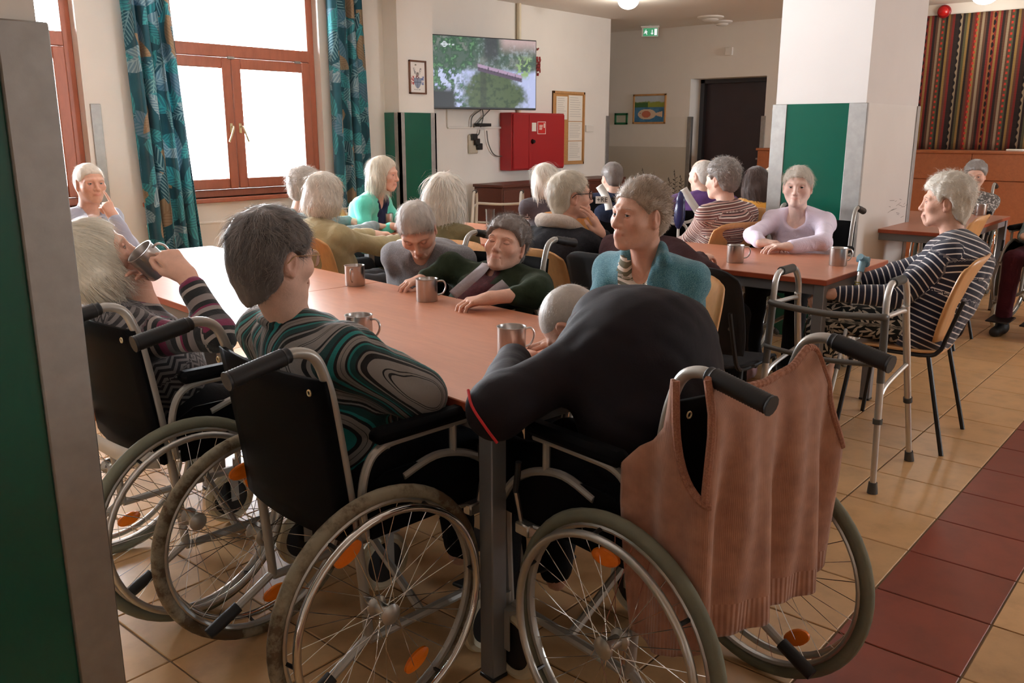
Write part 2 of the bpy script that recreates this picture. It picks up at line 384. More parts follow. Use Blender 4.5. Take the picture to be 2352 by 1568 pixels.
def curtain_mat():
    t = NT('leaf_print_curtain'); v = t.coord('UV'); bg = t.ramp(t.noise(v, 3), [(.4, srgb(26, 78, 90)), (.65, srgb(42, 96, 108))]); c = bg
    for sc, off, L, wd in ((3.0, 0, .64, .27), (3.4, 3.3, .62, .24), (3.8, 7.7, .58, .22)):
        m, vn, r = leaf_layer(t, v, sc, off, L, wd, 60)
        lc = t.ramp(r, [(0, srgb(56, 124, 134)), (.3, srgb(112, 144, 158)), (.5, srgb(36, 86, 100)), (.66, srgb(158, 134, 106)), (.8, srgb(100, 132, 150)), (.92, srgb(64, 116, 128))], 'CONSTANT')
        vc = t.ramp(r, [(0, srgb(70, 160, 164)), (.3, srgb(158, 184, 190)), (.5, srgb(120, 158, 164)), (.66, srgb(146, 120, 92)), (.8, srgb(70, 116, 134)), (.92, srgb(120, 168, 170))], 'CONSTANT')
        c = t.mix(m, c, t.mix(vn, lc, vc))
    t.base(c); t.b.inputs['Roughness'].default_value = .85; t.b.inputs['Sheen Weight'].default_value = .15
    # thin cloth lets some window light through
    tl = t.n('ShaderNodeBsdfTranslucent'); t.l(c, tl.inputs[0]); mx = t.n('ShaderNodeMixShader'); mx.inputs[0].default_value = .22
    t.l(t.b.outputs[0], mx.inputs[1]); t.l(tl.outputs[0], mx.inputs[2]); t.l(mx.outputs[0], t.out.inputs[0]); MATS['curtain'] = t.m; return t.m
CURT = curtain_mat()
def curtain(label, xt0, xt1, xb0, xb1, y, nf, ph):
    nu, nv = 90, 40; P = []; UV = []
    for i in range(nu+1):
        s = i/nu; row = []; ur = []
        for j in range(nv+1):
            t = j/nv; x0 = xt0+(xb0-xt0)*t; x1 = xt1+(xb1-xt1)*t
            f = math.sin(2*math.pi*nf*s+ph+.5*math.sin(3*t+s*4)); g = math.sin(2*math.pi*nf*2.3*s+1+2*t)
            row.append((x0+(x1-x0)*s+.012*g, y+.05*f+.012*g-.02*t, 2.66-2.58*t)); ur.append((s*1.0, t*2.58))
        P.append(row); UV.append(ur)
    b = MB(); b.quadgrid(P); o = b.build('curtain', CURT, None, angle=180)
    uv = o.data.uv_layers.new(name='UVMap'); flat = [q for r in UV for q in r]
    for lp in o.data.loops: uv.data[lp.index].uv = flat[lp.vertex_index]
    md = o.modifiers.new('thick', 'SOLIDIFY'); md.thickness = .002
    return tag(o, label, 'curtain', 'leaf print curtains')
curtain('teal leaf-print curtain left of the large window', 3.24, 3.62, 3.30, 3.74, 6.50, 4.5, 0)
curtain('teal leaf-print curtain hanging between the window and the green column', 5.12, 5.50, 5.12, 5.56, 6.50, 4.2, 1.2)
b = MB(); b.tube([(2.9, 6.50, 2.69), (5.75, 6.50, 2.69)], .012, 10); tag(b.build('curtain_rail', ALU), 'metal curtain rail above the large window', 'rail')

# ------------------------------------------------------------------ radiators and pipes
def radiator(label, x0, x1, y0, y1, z0, z1):
    r = thing('radiator', label, 'radiator', ((x0+x1)/2, (y0+y1)/2, 0)); cx, cy = (x0+x1)/2, (y0+y1)/2
    RAD = mat('radiator_enamel', srgb(232, 226, 212), .35)
    b = MB(); b.b2((x0-cx, y0-cy+.012, z0), (x1-cx, y1-cy, z1), .006); b.build('body', RAD, r)
    nn = int((x1-x0)/.042)
    for k in range(nn):
        q = MB(); xx = x0-cx+(k+.5)*(x1-x0)/nn; q.b2((xx-.013, y0-cy, z0+.03), (xx+.013, y0-cy+.014, z1-.03), .005); q.build('fin', RAD, r)
    b = MB(); b.b2((x0-cx, y0-cy, z1), (x1-cx, y1-cy, z1+.012), .004); b.build('grille', RAD, r)
    for s in (x0-cx+.1, x1-cx-.1): box('bracket', (s-.02, y1-cy, z0+.08), (s+.02, YW-cy, z0+.12), RAD, r); box('bracket', (s-.02, y1-cy, z1-.12), (s+.02, YW-cy, z1-.08), RAD, r)
    return r
radiator('white panel radiator under the large window', 4.22, 5.35, 6.42, 6.53, .16, .70)
radiator('white panel radiator below the television', 7.02, 7.95, 6.40, 6.52, .14, .74)
b = MB(); b.tube([(3.3, 6.55, .68), (4.24, 6.52, .66)], .012, 8); tag(b.build('heating_pipe', WHITEP), 'thin white heating pipe running to the window radiator', 'pipe')

# ------------------------------------------------------------------ ceiling fittings
def emis(name, c, s):
    t = NT(name); t.base((0, 0, 0)); t.b.inputs['Emission Color'].default_value = (*c, 1); t.b.inputs['Emission Strength'].default_value = s; MATS[name] = t.m; return t.m
LAMPW = emis('lit_opal_glass', (1, .95, .86), 9.0); LAMPOFF = mat('opal_glass_off', srgb(225, 218, 205), .3)
def lamp(label, x, y, r, lit):
    t = thing('ceiling_lamp', label, 'lamp', (x, y, ZC))
    b = MB(); b.lathe([(0, 0), (r*1.15, 0), (r*1.15, -.02), (r, -.028), (0, -.028)], n=32); b.build('base_ring', WHITEP, t)
    b = MB(); b.lathe([(r*math.cos(a), -.026-.085*math.sin(a)) for a in np.linspace(0, math.pi/2, 9)], n=32); b.build('glass_shade', LAMPW if lit else LAMPOFF, t)
    if lit:
        l = bpy.data.lights.new('bulb_light', 'POINT'); l.energy = 9; l.color = (1, .92, .8); l.shadow_soft_size = r; o = bpy.data.objects.new('bulb_light', l); COL.objects.link(o); o.parent = t; o.location = (0, 0, -.24)
p1 = pz(1443, 10, ZC-.06); p2 = pz(2262, -4, ZC-.05); v1 = pz(1632, 44, ZC-.03); v2 = pz(1652, 62, ZC-.02)
lamp('lit round ceiling lamp near the exit sign', p1[0], p1[1], .11, True)
lamp('lit round ceiling lamp above the woven wall hanging', p2[0], p2[1], .12, True)

def vent(label, x, y, r):
    t = thing('ceiling_vent', label, 'vent', (x, y, ZC)); b = MB(); b.lathe([(0, 0), (r, 0), (r, -.015), (r*.8, -.03), (0, -.03)], n=28); b.build('plate', WHITEP, t)
    b = MB(); b.lathe([(0, -.031), (r*.6, -.031), (r*.62, -.04), (r*.5, -.055), (0, -.06)], n=28); b.build('cone', WHITEP, t)
vent('larger round ceiling air vent', v1[0], v1[1], .16); vent('smaller round ceiling air vent near the back wall', min(v2[0], 10.7), v2[1]-.25, .13)
# exit sign
GRS = emis('lit_green_sign', srgb(70, 160, 110), .8); WHS = emis('lit_white_symbol', (1, 1, 1), .9)
e = pd(1493, 74, 11.6); ex = thing('exit_sign', 'green emergency exit sign hanging from the ceiling', 'exit sign', e, math.radians(-62)); ex.scale = (.58, .58, .58)
b = MB(); b.b2((-.19, -.025, -.10), (.19, .025, .10), .006); b.build('housing', WHITEP, ex); b = MB(); b.b2((-.15, -.028, -.085), (.17, -.024, .085)); b.build('sign_face', GRS, ex)
b = MB(); b.b2((-.21, -.03, .10), (.21, .03, .14), .005); b.b2((-.03, -.015, .14), (.03, .015, (ZC-e[2])/.58), .003); b.build('mount', WHITEP, ex)
b = MB(); y = -.029
for pts in ([(.04, .05), (.06, .05), (.06, -.02), (.085, -.02), (.05, -.06), (.015, -.02), (.04, -.02)], [(.10, .07), (.16, .07), (.16, -.07), (.10, -.07)], [(-.10, .055), (-.08, .055), (-.08, .035), (-.10, .035)], [(-.12, .03), (-.07, .025), (-.05, .0), (-.075, -.005), (-.06, -.04), (-.07, -.065), (-.085, -.03), (-.11, -.02), (-.14, -.04), (-.13, -.005), (-.10, .0), (-.12, .01)]):
    b = MB(); b.poly([(px_, y, pz_) for px_, pz_ in pts]); b.build('pictogram', WHS, ex, smooth=False)
# ------------------------------------------------------------------ television
def noise2(u, v, f, seed, octv=4):
    out = np.zeros_like(u); amp = 1; tot = 0
    for o in range(octv):
        g = np.random.default_rng(seed+o).random((64, 64)); x = u*f; y = v*f; i = np.floor(x).astype(int); j = np.floor(y).astype(int); a = x-i; b_ = y-j
        a = a*a*(3-2*a); b_ = b_*b_*(3-2*b_); G = lambda p, q: g[p % 64, q % 64]
        out += amp*((G(i, j)*(1-a)+G(i+1, j)*a)*(1-b_)+(G(i, j+1)*(1-a)+G(i+1, j+1)*a)*b_); tot += amp; amp *= .55; f *= 2.1
    return out/tot
def painted_panel(name, nu, nv, w, h, fn, emit, parent, rough=.5):
    """flat print / screen: a grid whose corners carry the picture's colours"""
    u, v = np.meshgrid(np.linspace(0, 1, nu+1), np.linspace(0, 1, nv+1), indexing='ij')
    col = fn(u, v).reshape(-1, 3)
    b = MB(); b.quadgrid([[((u[i, j]-.5)*w, 0, (.5-v[i, j])*h) for j in range(nv+1)] for i in range(nu+1)], flip=True)
    t = NT(name+'_print'); at = t.n('ShaderNodeVertexColor', layer_name='Col')
    if emit: t.base((.02, .02, .02)); t.l(at.outputs[0], t.b.inputs['Emission Color']); t.b.inputs['Emission Strength'].default_value = emit; t.b.inputs['Roughness'].default_value = .3; t.b.inputs['Specular IOR Level'].default_value = .15
    else: t.base(at.outputs[0]); t.b.inputs['Roughness'].default_value = rough
    o = b.build(name, t.m, parent); ca = o.data.color_attributes.new('Col', 'FLOAT_COLOR', 'POINT')
    ca.data.foreach_set('color', np.concatenate([col, np.ones((len(col), 1))], 1).astype(np.float32).ravel()); return o
def lin(c): return np.array(srgb(*c))
def blend(c, m, col): return c*(1-m[..., None])+np.array(col)*m[..., None]
def sst(a, b_, x): t = np.clip((x-a)/(b_-a), 0, 1); return t*t*(3-2*t)
def river(u, v):
    c = np.zeros(u.shape+(3,)); n1 = noise2(u*1.8, v, 6, 1); n2 = noise2(u*1.8, v, 22, 5, 3); n3 = noise2(u*1.8, v, 45, 9, 2)
    c = blend(c, np.ones_like(u), lin((74, 96, 84))); c = blend(c, sst(.45, .7, n1), lin((120, 128, 120))); c = blend(c, sst(.55, .75, n2)*.7, lin((150, 165, 170))); c = blend(c, sst(.5, .8, n3)*.5*(u > .3), lin((40, 60, 52)))
    c = blend(c, sst(.25, .0, v+.1*(n1-.5))*sst(.6, .7, u)*.8, lin((214, 180, 178)))
    c = blend(c, sst(.10, .04, abs(u-.55))*sst(.45, .2, v)*.8, lin((58, 58, 66)))
    w = sst(.42, .5, v+.08*(n1-.5)); c = blend(c, w, lin((188, 196, 236))); c = blend(c, w*sst(.55, .75, n1)*.4, lin((220, 228, 250)))
    r = sst(1, .72, np.hypot((u-.58)/.34, (v-.82)/.42)+.5*(n1-.5)+.25*(n2-.5)); c = blend(c, r, lin((78, 96, 62))); c = blend(c, r*sst(.45, .7, n2), lin((52, 72, 46))); c = blend(c, r*sst(.04, .02, abs(u-.47))*.6, lin((40, 52, 40)))
    lf = sst(.36, .22, u+.30*(n1-.5)+.1*(n2-.5)-.08*(v < .4)); c = blend(c, lf*sst(.40, .52, n2), lin((46, 84, 60))); c = blend(c, lf*sst(.6, .72, n2), lin((92, 140, 96)))
    c = blend(c, sst(.15, .10, abs(u-.06-.05*(v-.6)))*sst(.68, .8, v), lin((34, 40, 44)))
    rv = sst(.03, .0, abs(u-.86+.1*(v-.5))-.06)*sst(.2, .3, v)*sst(.6, .5, v); c = blend(c, rv*sst(.45, .6, n2), lin((150, 180, 120)))
    bt = v-(.40+.20*(u-.42)/.45*.75); inb = sst(.41, .425, u)*sst(.865, .85, u)
    c = blend(c, inb*sst(-.035, -.028, bt)*sst(.075, .065, bt), lin((86, 70, 92))); c = blend(c, inb*sst(-.035, -.028, bt)*sst(.018, .010, bt), lin((178, 150, 178))); c = blend(c, inb*sst(.02, .026, bt)*sst(.03, .026, bt), lin((40, 34, 50)))
    for k in (.52, .62, .71, .79): c = blend(c, inb*(abs(u-k) < .004)*(abs(bt-.005) < .02), lin((70, 56, 76)))
    ring = abs(np.hypot((u-.105)*1.78, v-.115)-.032) < .007; c = blend(c, (ring | ((abs(v-.115) < .008) & (abs(u-.105) < .035)) | ((abs(v-.12) < .010) & (u > .145) & (u < .195) & (n3 > .42)))*.85, (.75, .8, .85))
    return c
tl = pyy(993, 165, 6.49); tr = pyy(1232, 172, 6.12); tw = math.hypot(*(tr-tl)[:2]); tc = (tl+tr)/2
ztop = (pyy(995, 78, 6.49)[2]+pyy(1233, 93, 6.12)[2])/2; zbot = (pyy(998, 250, 6.49)[2]+pyy(1230, 253, 6.12)[2])/2; thh = ztop-zbot
tv = thing('television', 'wall-mounted flat television showing a boat on a river', 'television', (tc[0], tc[1], (ztop+zbot)/2), math.atan2(tr[1]-tl[1], tr[0]-tl[0]))
b = MB(); b.b2((-tw/2, 0, -thh/2), (tw/2, .045, thh/2), .005); b.b2((-tw*.3, .045, -thh*.3), (tw*.3, .08, thh*.25), .01); b.build('housing', BLACKP, tv)
s = painted_panel('screen', 176, 100, tw-.022, thh-.032, river, .95, tv); s.location = (0, -.002, .005)
b = MB(); b.tube([(0, .07, 0), (.1, .18, 0), (.02, .27, 0)], .022, 10); b.b2((-.1, .255, -.12), (.12, .275, .12)); b.build('wall_arm', BLACKP, tv)

# ------------------------------------------------------------------ things on the television wall
YF = YW
RED = mat('hydrant_red', srgb(168, 36, 40), .4, var=(2, .04))
q0 = pyy(1178, 258, YF-.19); q1 = pyy(1297, 386, YF-.19)
hx = (q0[0]+q1[0])/2; hy = thing('hydrant_cabinet', 'red fire hydrant cabinet on the wall below the television', 'cabinet', (hx, YF, q1[2]))
wd, hh = q1[0]-q0[0], q0[2]-q1[2]-.0
b = MB(); b.b2((-wd/2, -.17, 0), (wd/2, 0, hh), .004); b.build('body', RED, hy)
b = MB(); b.b2((-wd/2+.30*wd, -.19, .015), (wd/2-.015, -.17, hh-.015), .004); d = b.build('door', RED, hy)
b = MB(); b.b2((-wd/2+.015, -.19, .015), (-wd/2+.295*wd, -.17, hh-.015), .004); b.build('side_door', RED, hy)
b = MB(); b.lathe([(0, .03), (.018, .03), (.018, 0), (.028, 0)], (-wd/2+.36*wd, -.19, hh*.5), 16, ((1, 0, 0), (0, 0, -1), (0, 1, 0))); b.build('lock', BLACKP, d)
SIGNR = mat('sign_red', srgb(206, 44, 40), .4); PAPER = mat('paper', srgb(236, 230, 218), .8)
b = MB(); b.b2((-wd/2+.345*wd, -.193, hh*.68), (-wd/2+.425*wd, -.19, hh*.83)); b.build('label_plate', PAPER, d)
b = MB(); b.b2((-wd/2+.45*wd, -.193, hh*.63), (-wd/2+.61*wd, -.19, hh*.85)); sg = b.build('fire_sign', mat('sign_white_edge', srgb(240, 225, 215), .5), d)
b = MB(); b.b2((-wd/2+.46*wd, -.1945, hh*.64), (-wd/2+.60*wd, -.193, hh*.84)); b.build('sign_field', SIGNR, sg)
b = MB()
for k in range(5): b.b2((-wd/2+.48*wd, -.196, hh*(.78-.018*k)), (-wd/2+(.55-.005*k)*wd, -.1945, hh*(.79-.018*k)))
b.b2((-wd/2+.565*wd, -.196, hh*.74), (-wd/2+.585*wd, -.1945, hh*.82)); b.build('sign_symbol', PAPER, sg)
# cork board with papers
q0 = pyy(1271, 208, YF-.02); q1 = pyy(1341, 376, YF-.02); CORK = mat('cork', srgb(190, 140, 84), .9, var=(60, .12)); OAK = wood('pale_oak_frame', srgb(196, 146, 92), .5, (5, 5, 1))
ck = thing('notice_board', 'cork notice board covered with white papers beside the red cabinet', 'notice board', ((q0[0]+q1[0])/2, YF, q1[2])); w_, h_ = q1[0]-q0[0], q0[2]-q1[2]
box('board', (-w_/2, -.015, 0), (w_/2, 0, h_), CORK, ck)
b = MB(); f = .03
for lo, hi in (((-w_/2, -.025, 0), (-w_/2+f, 0, h_)), ((w_/2-f, -.025, 0), (w_/2, 0, h_)), ((-w_/2, -.025, 0), (w_/2, 0, f)), ((-w_/2, -.025, h_-f), (w_/2, 0, h_))): b.b2(lo, hi, .003)
b.build('frame', OAK, ck)
for (a, c, z0, z1) in ((-.40, -.06, .62, .93), (-.02, .42, .60, .95), (-.02, .42, .33, .59), (-.02, .42, .05, .32)):
    b = MB(); b.b2((a*w_, -.019, z0*h_), (c*w_, -.016, z1*h_)); pp = b.build('paper', PAPER, ck)
    b = MB(); INK = mat('faint_ink', srgb(176, 170, 164), .8)
    for k in range(9): zz = z0+(z1-z0)*(.9-.09*k); b.b2(((a+.04)*w_, -.0196, zz*h_), ((c-.04-.1*RNG.random())*w_, -.019, zz*h_+.004))
    b.build('printed_lines', INK, pp)
# cable channel, strips and sockets
zch = pyy(1100, 293, YF)[2]; xa = pyy(1027, 293, YF)[0]; xb = pyy(1178, 293, YF)[0]
cd = thing('cable_channel', 'white cable channel with trailing leads below the television', 'cable', (0, 0, 0)); b = MB(); b.b2((xa, YF-.02, zch-.012), (xb, YF, zch+.012), .003); b.b2((xa-.012, YF-.02, zch), (xa+.012, YF, ztop-.1), .003); b.build('channel', WHITEP, cd)
CAB = mat('grey_cable', srgb(96, 92, 84), .5)
def cable(pts, r=.006, m=CAB, nm='lead'):
    b = MB(); b.tube(smooth_path([pyy(x, y, YF-.03) for x, y in pts], 6), r, 6); return b.build(nm, m, cd)
cable([(1118, 300), (1122, 330), (1135, 355), (1155, 358), (1170, 345), (1178, 310)]); cable([(1082, 292), (1085, 268), (1105, 252)]); cable([(1088, 292), (1110, 268), (1125, 252)]); cable([(1104, 292), (1110, 268), (1108, 252)]); cable([(1080, 312), (1098, 310), (1102, 298)])
a0 = pyy(1087, 291, YF); a1 = pyy(1115, 291, YF); tag(box('media_box', (a0[0], YF-.09, zch+.012), (a1[0], YF-.01, zch+.045), BLACKP, None, .004), 'small flat black media box on the cable channel', 'media box')
ps = thing('power_strip', 'power strip with black adaptors hanging under the media box', 'power strip', tuple(pyy(1084, 318, YF-.0)))
b = MB(); b.b2((-.07, -.03, -.16), (.07, 0, .04), .01); b.build('strip_body', mat('beige_plastic', srgb(196, 184, 164), .5), ps)
for k in range(3): b = MB(); b.b2((-.05+.04*k, -.07, -.02-.05*k), (.02+.04*k, -.03, .05-.05*k), .006); b.build('adaptor', BLACKP, ps)
q = pyy(1184, 292, YF-.15); b = MB(); b.box((q[0]-.03, YF-.06, q[2]), (.12, .12, .17), None, .01); tag(b.build('junction_box', mat('dark_grey_plastic', srgb(78, 78, 80), .5)), 'dark grey junction box at the left of the red cabinet', 'junction box')
q = pyy(1192, 40, YF-.03)[0]; zz = pyy(1192, 275, YF)[2]; b = MB(); b.tube(smooth_path([(q, YF-.03, ZC), (q, YF-.03, zz+.1), (q-.005, YF-.03, zz+.06), (q-.05, YF-.03, zz+.02), (q-.07, YF-.03, zz+.02)], 5), .026, 12); tag(b.build('wall_pipe', mat('cream_pipe', srgb(226, 214, 186), .4)), 'cream vertical pipe running behind the television', 'pipe')
q = pyy(1352, 295, YF); b = MB(); b.box((q[0], YF-.012, q[2]), (.16, .024, .08), None, .004); tag(b.build('wall_socket', WHITEP), 'white double wall socket right of the notice board', 'socket')
b = MB()
for k in range(26): q = pyy(1238+RNG.gauss(0, 3), 150+RNG.gauss(0, 14), YF-.05); b.box((q[0], q[1]+RNG.uniform(0, .04), q[2]), (.022, .012, .03), Euler((RNG.uniform(-1, 1), 0, RNG.uniform(-1, 1))).to_matrix())
tag(b.build('dried_flower', mat('dried_red_flower', srgb(150, 60, 60), .8)), 'sprig of dried red flowers peeking out behind the television', 'dried flower')
# brown cabinet against the television wall
xa = pyy(1150, 415, 5.95)[0]; xb = 9.0
cb = thing('sideboard', 'long dark brown sideboard standing below the red cabinet', 'sideboard', ((xa+xb)/2, 6.12, 0)); L = (xb-xa)/2; b = MB(); b.b2((-L, -.19, .06), (L, .2, .83), .004); b.build('body', DARKWOOD, cb); b = MB(); b.b2((-L-.015, -.21, .83), (L+.015, .21, .86), .005); b.build('top', DARKWOOD, cb); box('plinth', (-L+.03, -.16, 0), (L-.03, .17, .06), BLACKP, cb)
for k in range(5): b = MB(); w5 = 2*L/5; b.b2((-L+k*w5+.008, -.208, .08), (-L+(k+1)*w5-.008, -.19, .81), .003); dd = b.build('door', DARKWOOD, cb); b = MB(); b.box((-L+(k+.88)*w5, -.218, .5), (.012, .02, .1), None, .004); b.build('handle', ALU, dd)

# ------------------------------------------------------------------ pictures
def crest(u, v):
    c = np.ones(u.shape+(3,))*lin((236, 232, 226)); x = (u-.5); y = v
    sh = (abs(x) < .27*np.clip((.86-y)/.22, 0, 1)**.5) & (y > .52) & (y < .86); c = blend(c, sh*1., lin((130, 142, 164))); c = blend(c, (sh & (abs(x) < .015))*1., lin((70, 80, 100))); c = blend(c, (sh & (abs(y-.66) < .012))*1., lin((70, 80, 100)))
    n = noise2(u, v*2, 14, 3, 3); m = ((abs(abs(x)-.33) < .1) & (y > .46) & (y < .74) & (n > .47)); c = blend(c, (m & (x < 0))*1., lin((176, 60, 62))); c = blend(c, (m & (x > 0))*1., lin((84, 104, 160)))
    eg = (abs(abs(x)-.12-(.42-y)*.5) < .06) & (y > .2) & (y < .42); c = blend(c, (eg & (n > .4))*1., lin((140, 140, 140))); c = blend(c, (np.hypot(x, (y-.38)*1.9) < .09)*1., lin((120, 110, 100)))
    hm = (np.hypot(x, (y-.49)*1.6) < .12) & (n > .4); c = blend(c, hm*1., lin((110, 60, 60))); c = blend(c, (np.hypot(x+.12, (y-.1)*1.9) < .055)*1., lin((120, 118, 96)))
    return blend(c, ((abs(y-.90) < .008) & (abs(x) < .25) & (n > .45))*1., lin((150, 150, 150)))
def fish(u, v):
    n = noise2(u*1.3, v, 7, 21); c = np.ones(u.shape+(3,))*lin((196, 206, 214))
    c = blend(c, sst(.2, .26, v+.12*(n-.5)), lin((150, 160, 70))); c = blend(c, sst(.22, .28, v+.1*(n-.5))*(u < .45), lin((70, 110, 62))); c = blend(c, sst(.42, .45, v), lin((66, 120, 160))); c = blend(c, sst(.45, .6, n)*(v > .44)*.5, lin((96, 150, 186)))
    by = np.hypot((u-.42)/.30, (v-.70)/.20) < 1; tl_ = (u > .66) & (u < .93) & (abs(v-.70) < .03+.30*(u-.66)) & (u < .93-.0*v); c = blend(c, (by | tl_)*1., lin((222, 196, 170))); c = blend(c, (np.hypot((u-.40)/.15, (v-.70)/.13) < 1)*1., lin((206, 120, 92))); c = blend(c, (np.hypot(u-.2, v-.66) < .015)*1., lin((40, 40, 40)))
    return c
def framed(label, name, pa, pb, axis, plane, fw_, fm, fn, nu, nv):
    """frame lying on a wall; pa/pb opposite corners"""
    c = (np.array(pa)+np.array(pb))/2; w = abs((pb-pa)[0] if axis == 'y' else (pb-pa)[1]); h = abs((pb-pa)[2])
    t = thing(name, label, 'picture', c, 0 if axis == 'y' else math.radians(-90)); b = MB()
    for lo, hi in (((-w/2, -.02, -h/2), (-w/2+fw_, 0, h/2)), ((w/2-fw_, -.02, -h/2), (w/2, 0, h/2)), ((-w/2, -.02, -h/2), (w/2, 0, -h/2+fw_)), ((-w/2, -.02, h/2-fw_), (w/2, 0, h/2))): b.b2(lo, hi, .003)
    b.build('frame', fm, t); box('backing', (-w/2+.005, -.006, -h/2+.005), (w/2-.005, 0, h/2-.005), OAK, t)
    s = painted_panel('picture_sheet', nu, nv, w-2*fw_+.004, h-2*fw_+.004, fn, 0, t, .35); s.location = (0, -.008, 0)
framed('framed coat of arms print on the white column', 'framed_crest', pyy(937, 137, 6.40), pyy(978, 217, 6.40), 'y', 0, .016, mat('brown_frame', srgb(96, 58, 36), .4), crest, 44, 84)
framed('framed painting of a large pale fish in blue water', 'framed_painting', pxx(1456, 217, XB), pxx(1529, 284, XB), 'x', 0, .025, OAK, fish, 70, 50)
framed('small green-framed sheet beside the fish painting', 'framed_notice', pxx(1413, 260, XB), pxx(1442, 286, XB), 'x', 0, .03, mat('green_frame', srgb(40, 110, 70), .5), lambda u, v: np.ones(u.shape+(3,))*lin((206, 206, 190))-.12*(np.sin(v*40) > .3)[..., None]*(abs(u-.5) < .38)[..., None], 16, 40)
q = pxx(1676, 118, XB); tag(box('thermostat', (XB-.03, q[1]-.05, q[2]-.05), (XB, q[1]+.05, q[2]+.05), WHITEP, None, .005), 'small white thermostat high on the back wall', 'thermostat')
# floral wall decal
b = MB(); DECAL = mat('dark_floral_print', srgb(70, 68, 62), .7)
for (px0, py0, hgt) in ((1548, 450, 60), (1535, 452, 45), (1562, 452, 50), (1475, 452, 66), (1430, 452, 40), (1500, 455, 48)):
    top = py0-hgt
    for k in range(12):
        t0 = k/12; yy = py0-hgt*t0; xx = px0+3*math.sin(t0*3); q = pxx(xx, yy, XB-.0105); q2 = pxx(px0+3*math.sin((t0+.09)*3), yy-hgt*.09, XB-.0105)
        b.poly([(q[0], q[1]+.003, q[2]), (q[0], q[1]-.003, q[2]), (q2[0], q2[1]-.003, q2[2]), (q2[0], q2[1]+.003, q2[2])])
        s = 1 if k % 2 else -1; l = .05 if t0 < .7 else .022; a = .5 if t0 < .7 else RNG.uniform(-1, 2)
        for rr in range(1 if t0 < .7 else 3):
            a2 = a+rr*.9; dy, dz_ = s*l*math.cos(a2), l*math.sin(a2); b.poly([q, (q[0], q[1]+dy*.5-dz_*.2, q[2]+dz_*.5+abs(dy)*.2), (q[0], q[1]+dy, q[2]+dz_), (q[0], q[1]+dy*.5+dz_*.2, q[2]+dz_*.5-abs(dy)*.2)])
b.build('floral_print', DECAL, bpy.data.objects['wainscot_base'], smooth=False)

# ------------------------------------------------------------------ woven hanging, counter, beacon
def weave():
    t = NT('striped_woven_textile'); v = t.coord('UV'); sx = t.n('ShaderNodeSeparateXYZ'); t.l(v, sx.inputs[0]); x, y = sx.outputs[0], sx.outputs[1]
    R_, K, O, G, W_, B, Y = srgb(122, 40, 36), srgb(44, 33, 31), srgb(142, 92, 54), srgb(84, 82, 58), srgb(150, 132, 108), srgb(92, 62, 48), srgb(146, 116, 66)
    st = [K, W_, K, G, Y, K, B, R_, Y, B, W_, B, K, R_, O, R_, Y, R_, K, B, W_, B, G, K, Y, B, R_, K]
    c = t.ramp(t.math('FRACT', t.math('MULTIPLY', x, 1.45)), [(i/len(st), q) for i, q in enumerate(st)], 'CONSTANT')
    zz = t.math('PINGPONG', t.math('MULTIPLY', y, 26), 1.0); fx = t.math('PINGPONG', t.math('MULTIPLY', x, 40.6), 1.0)
    dia = t.math('GREATER_THAN', t.math('ADD', zz, fx), 1.15); band = t.math('FRACT', t.math('MULTIPLY', x, 1.45*2)); bm_ = t.math('MULTIPLY', t.math('LESS_THAN', t.math('ABSOLUTE', t.math('SUBTRACT', band, .08)), .035), dia)
    bm2 = t.math('MULTIPLY', t.math('LESS_THAN', t.math('ABSOLUTE', t.math('SUBTRACT', band, .58)), .03), t.math('GREATER_THAN', t.math('SINE', t.math('MULTIPLY', y, 110)), .2))
    c = t.mix(bm_, c, (*srgb(30, 22, 22), 1)); c = t.mix(bm2, c, (*srgb(196, 60, 46), 1)); t.base(c); t.b.inputs['Roughness'].default_value = .95
    t.bump(t.math('SINE', t.math('MULTIPLY', y, 700)), .3, .003); MATS['weave'] = t.m; return t.m
q0 = pxx(2128, 38, XB); zt = q0[2]; zb = pxx(2104, 342, XB)[2]; ya, yb = q0[1]+.35, 1.0
b = MB(); N = 60; P = [[(XB-.02-.006*math.sin(i*.9+j*.2), ya+(yb-ya)*i/N, zt+(zb-zt)*j/16) for j in range(17)] for i in range(N+1)]; b.quadgrid(P); o = b.build('wall_hanging', weave(), None, angle=180)
uv = o.data.uv_layers.new(name='UVMap')
for lp in o.data.loops: k = lp.vertex_index; uv.data[lp.index].uv = ((k//17)/N*(ya-yb), (k % 17)/16*(zt-zb))
o.modifiers.new('thick', 'SOLIDIFY').thickness = .008; tag(o, 'striped red and brown woven textile hanging on the back wall', 'wall hanging')
q = pxx(2167, 26, XB-.05); bc = thing('alarm_beacon', 'round red fire alarm beacon above the woven hanging', 'alarm', (XB, q[1], q[2])); R90 = ((0, 0, -1), (0, 1, 0), (1, 0, 0))
b = MB(); b.lathe([(0, 0), (.07, 0), (.07, .03), (.06, .04), (0, .04)], (0, 0, 0), 20, R90); b.build('base', mat('beacon_red', srgb(150, 20, 24), .4), bc); b = MB(); b.lathe([(.055, .04), (.05, .07), (.03, .085), (0, .09)], (0, 0, 0), 20, R90); b.build('lens', mat('beacon_lens', srgb(190, 30, 30), .2), bc)
zc_ = pxx(2120, 345, 10.42)[2]; yl = pxx(1740, 341, 10.42)[1]
ct = thing('serving_counter', 'long wood-veneer serving counter along the back wall', 'counter', (10.6, 0, 0)); w = (yl+1.2)/5
for k in range(5): b = MB(); b.b2((-.16, -1.2+k*w+.003, .08), (-.14, -1.2+(k+1)*w-.003, zc_-.31), .003); b.build('lower_panel', COUNTER, ct); b = MB(); b.b2((-.175, -1.2+k*w+.002, zc_-.305), (-.14, -1.2+(k+1)*w-.002, zc_-.03), .003); b.build('upper_panel', COUNTER, ct)
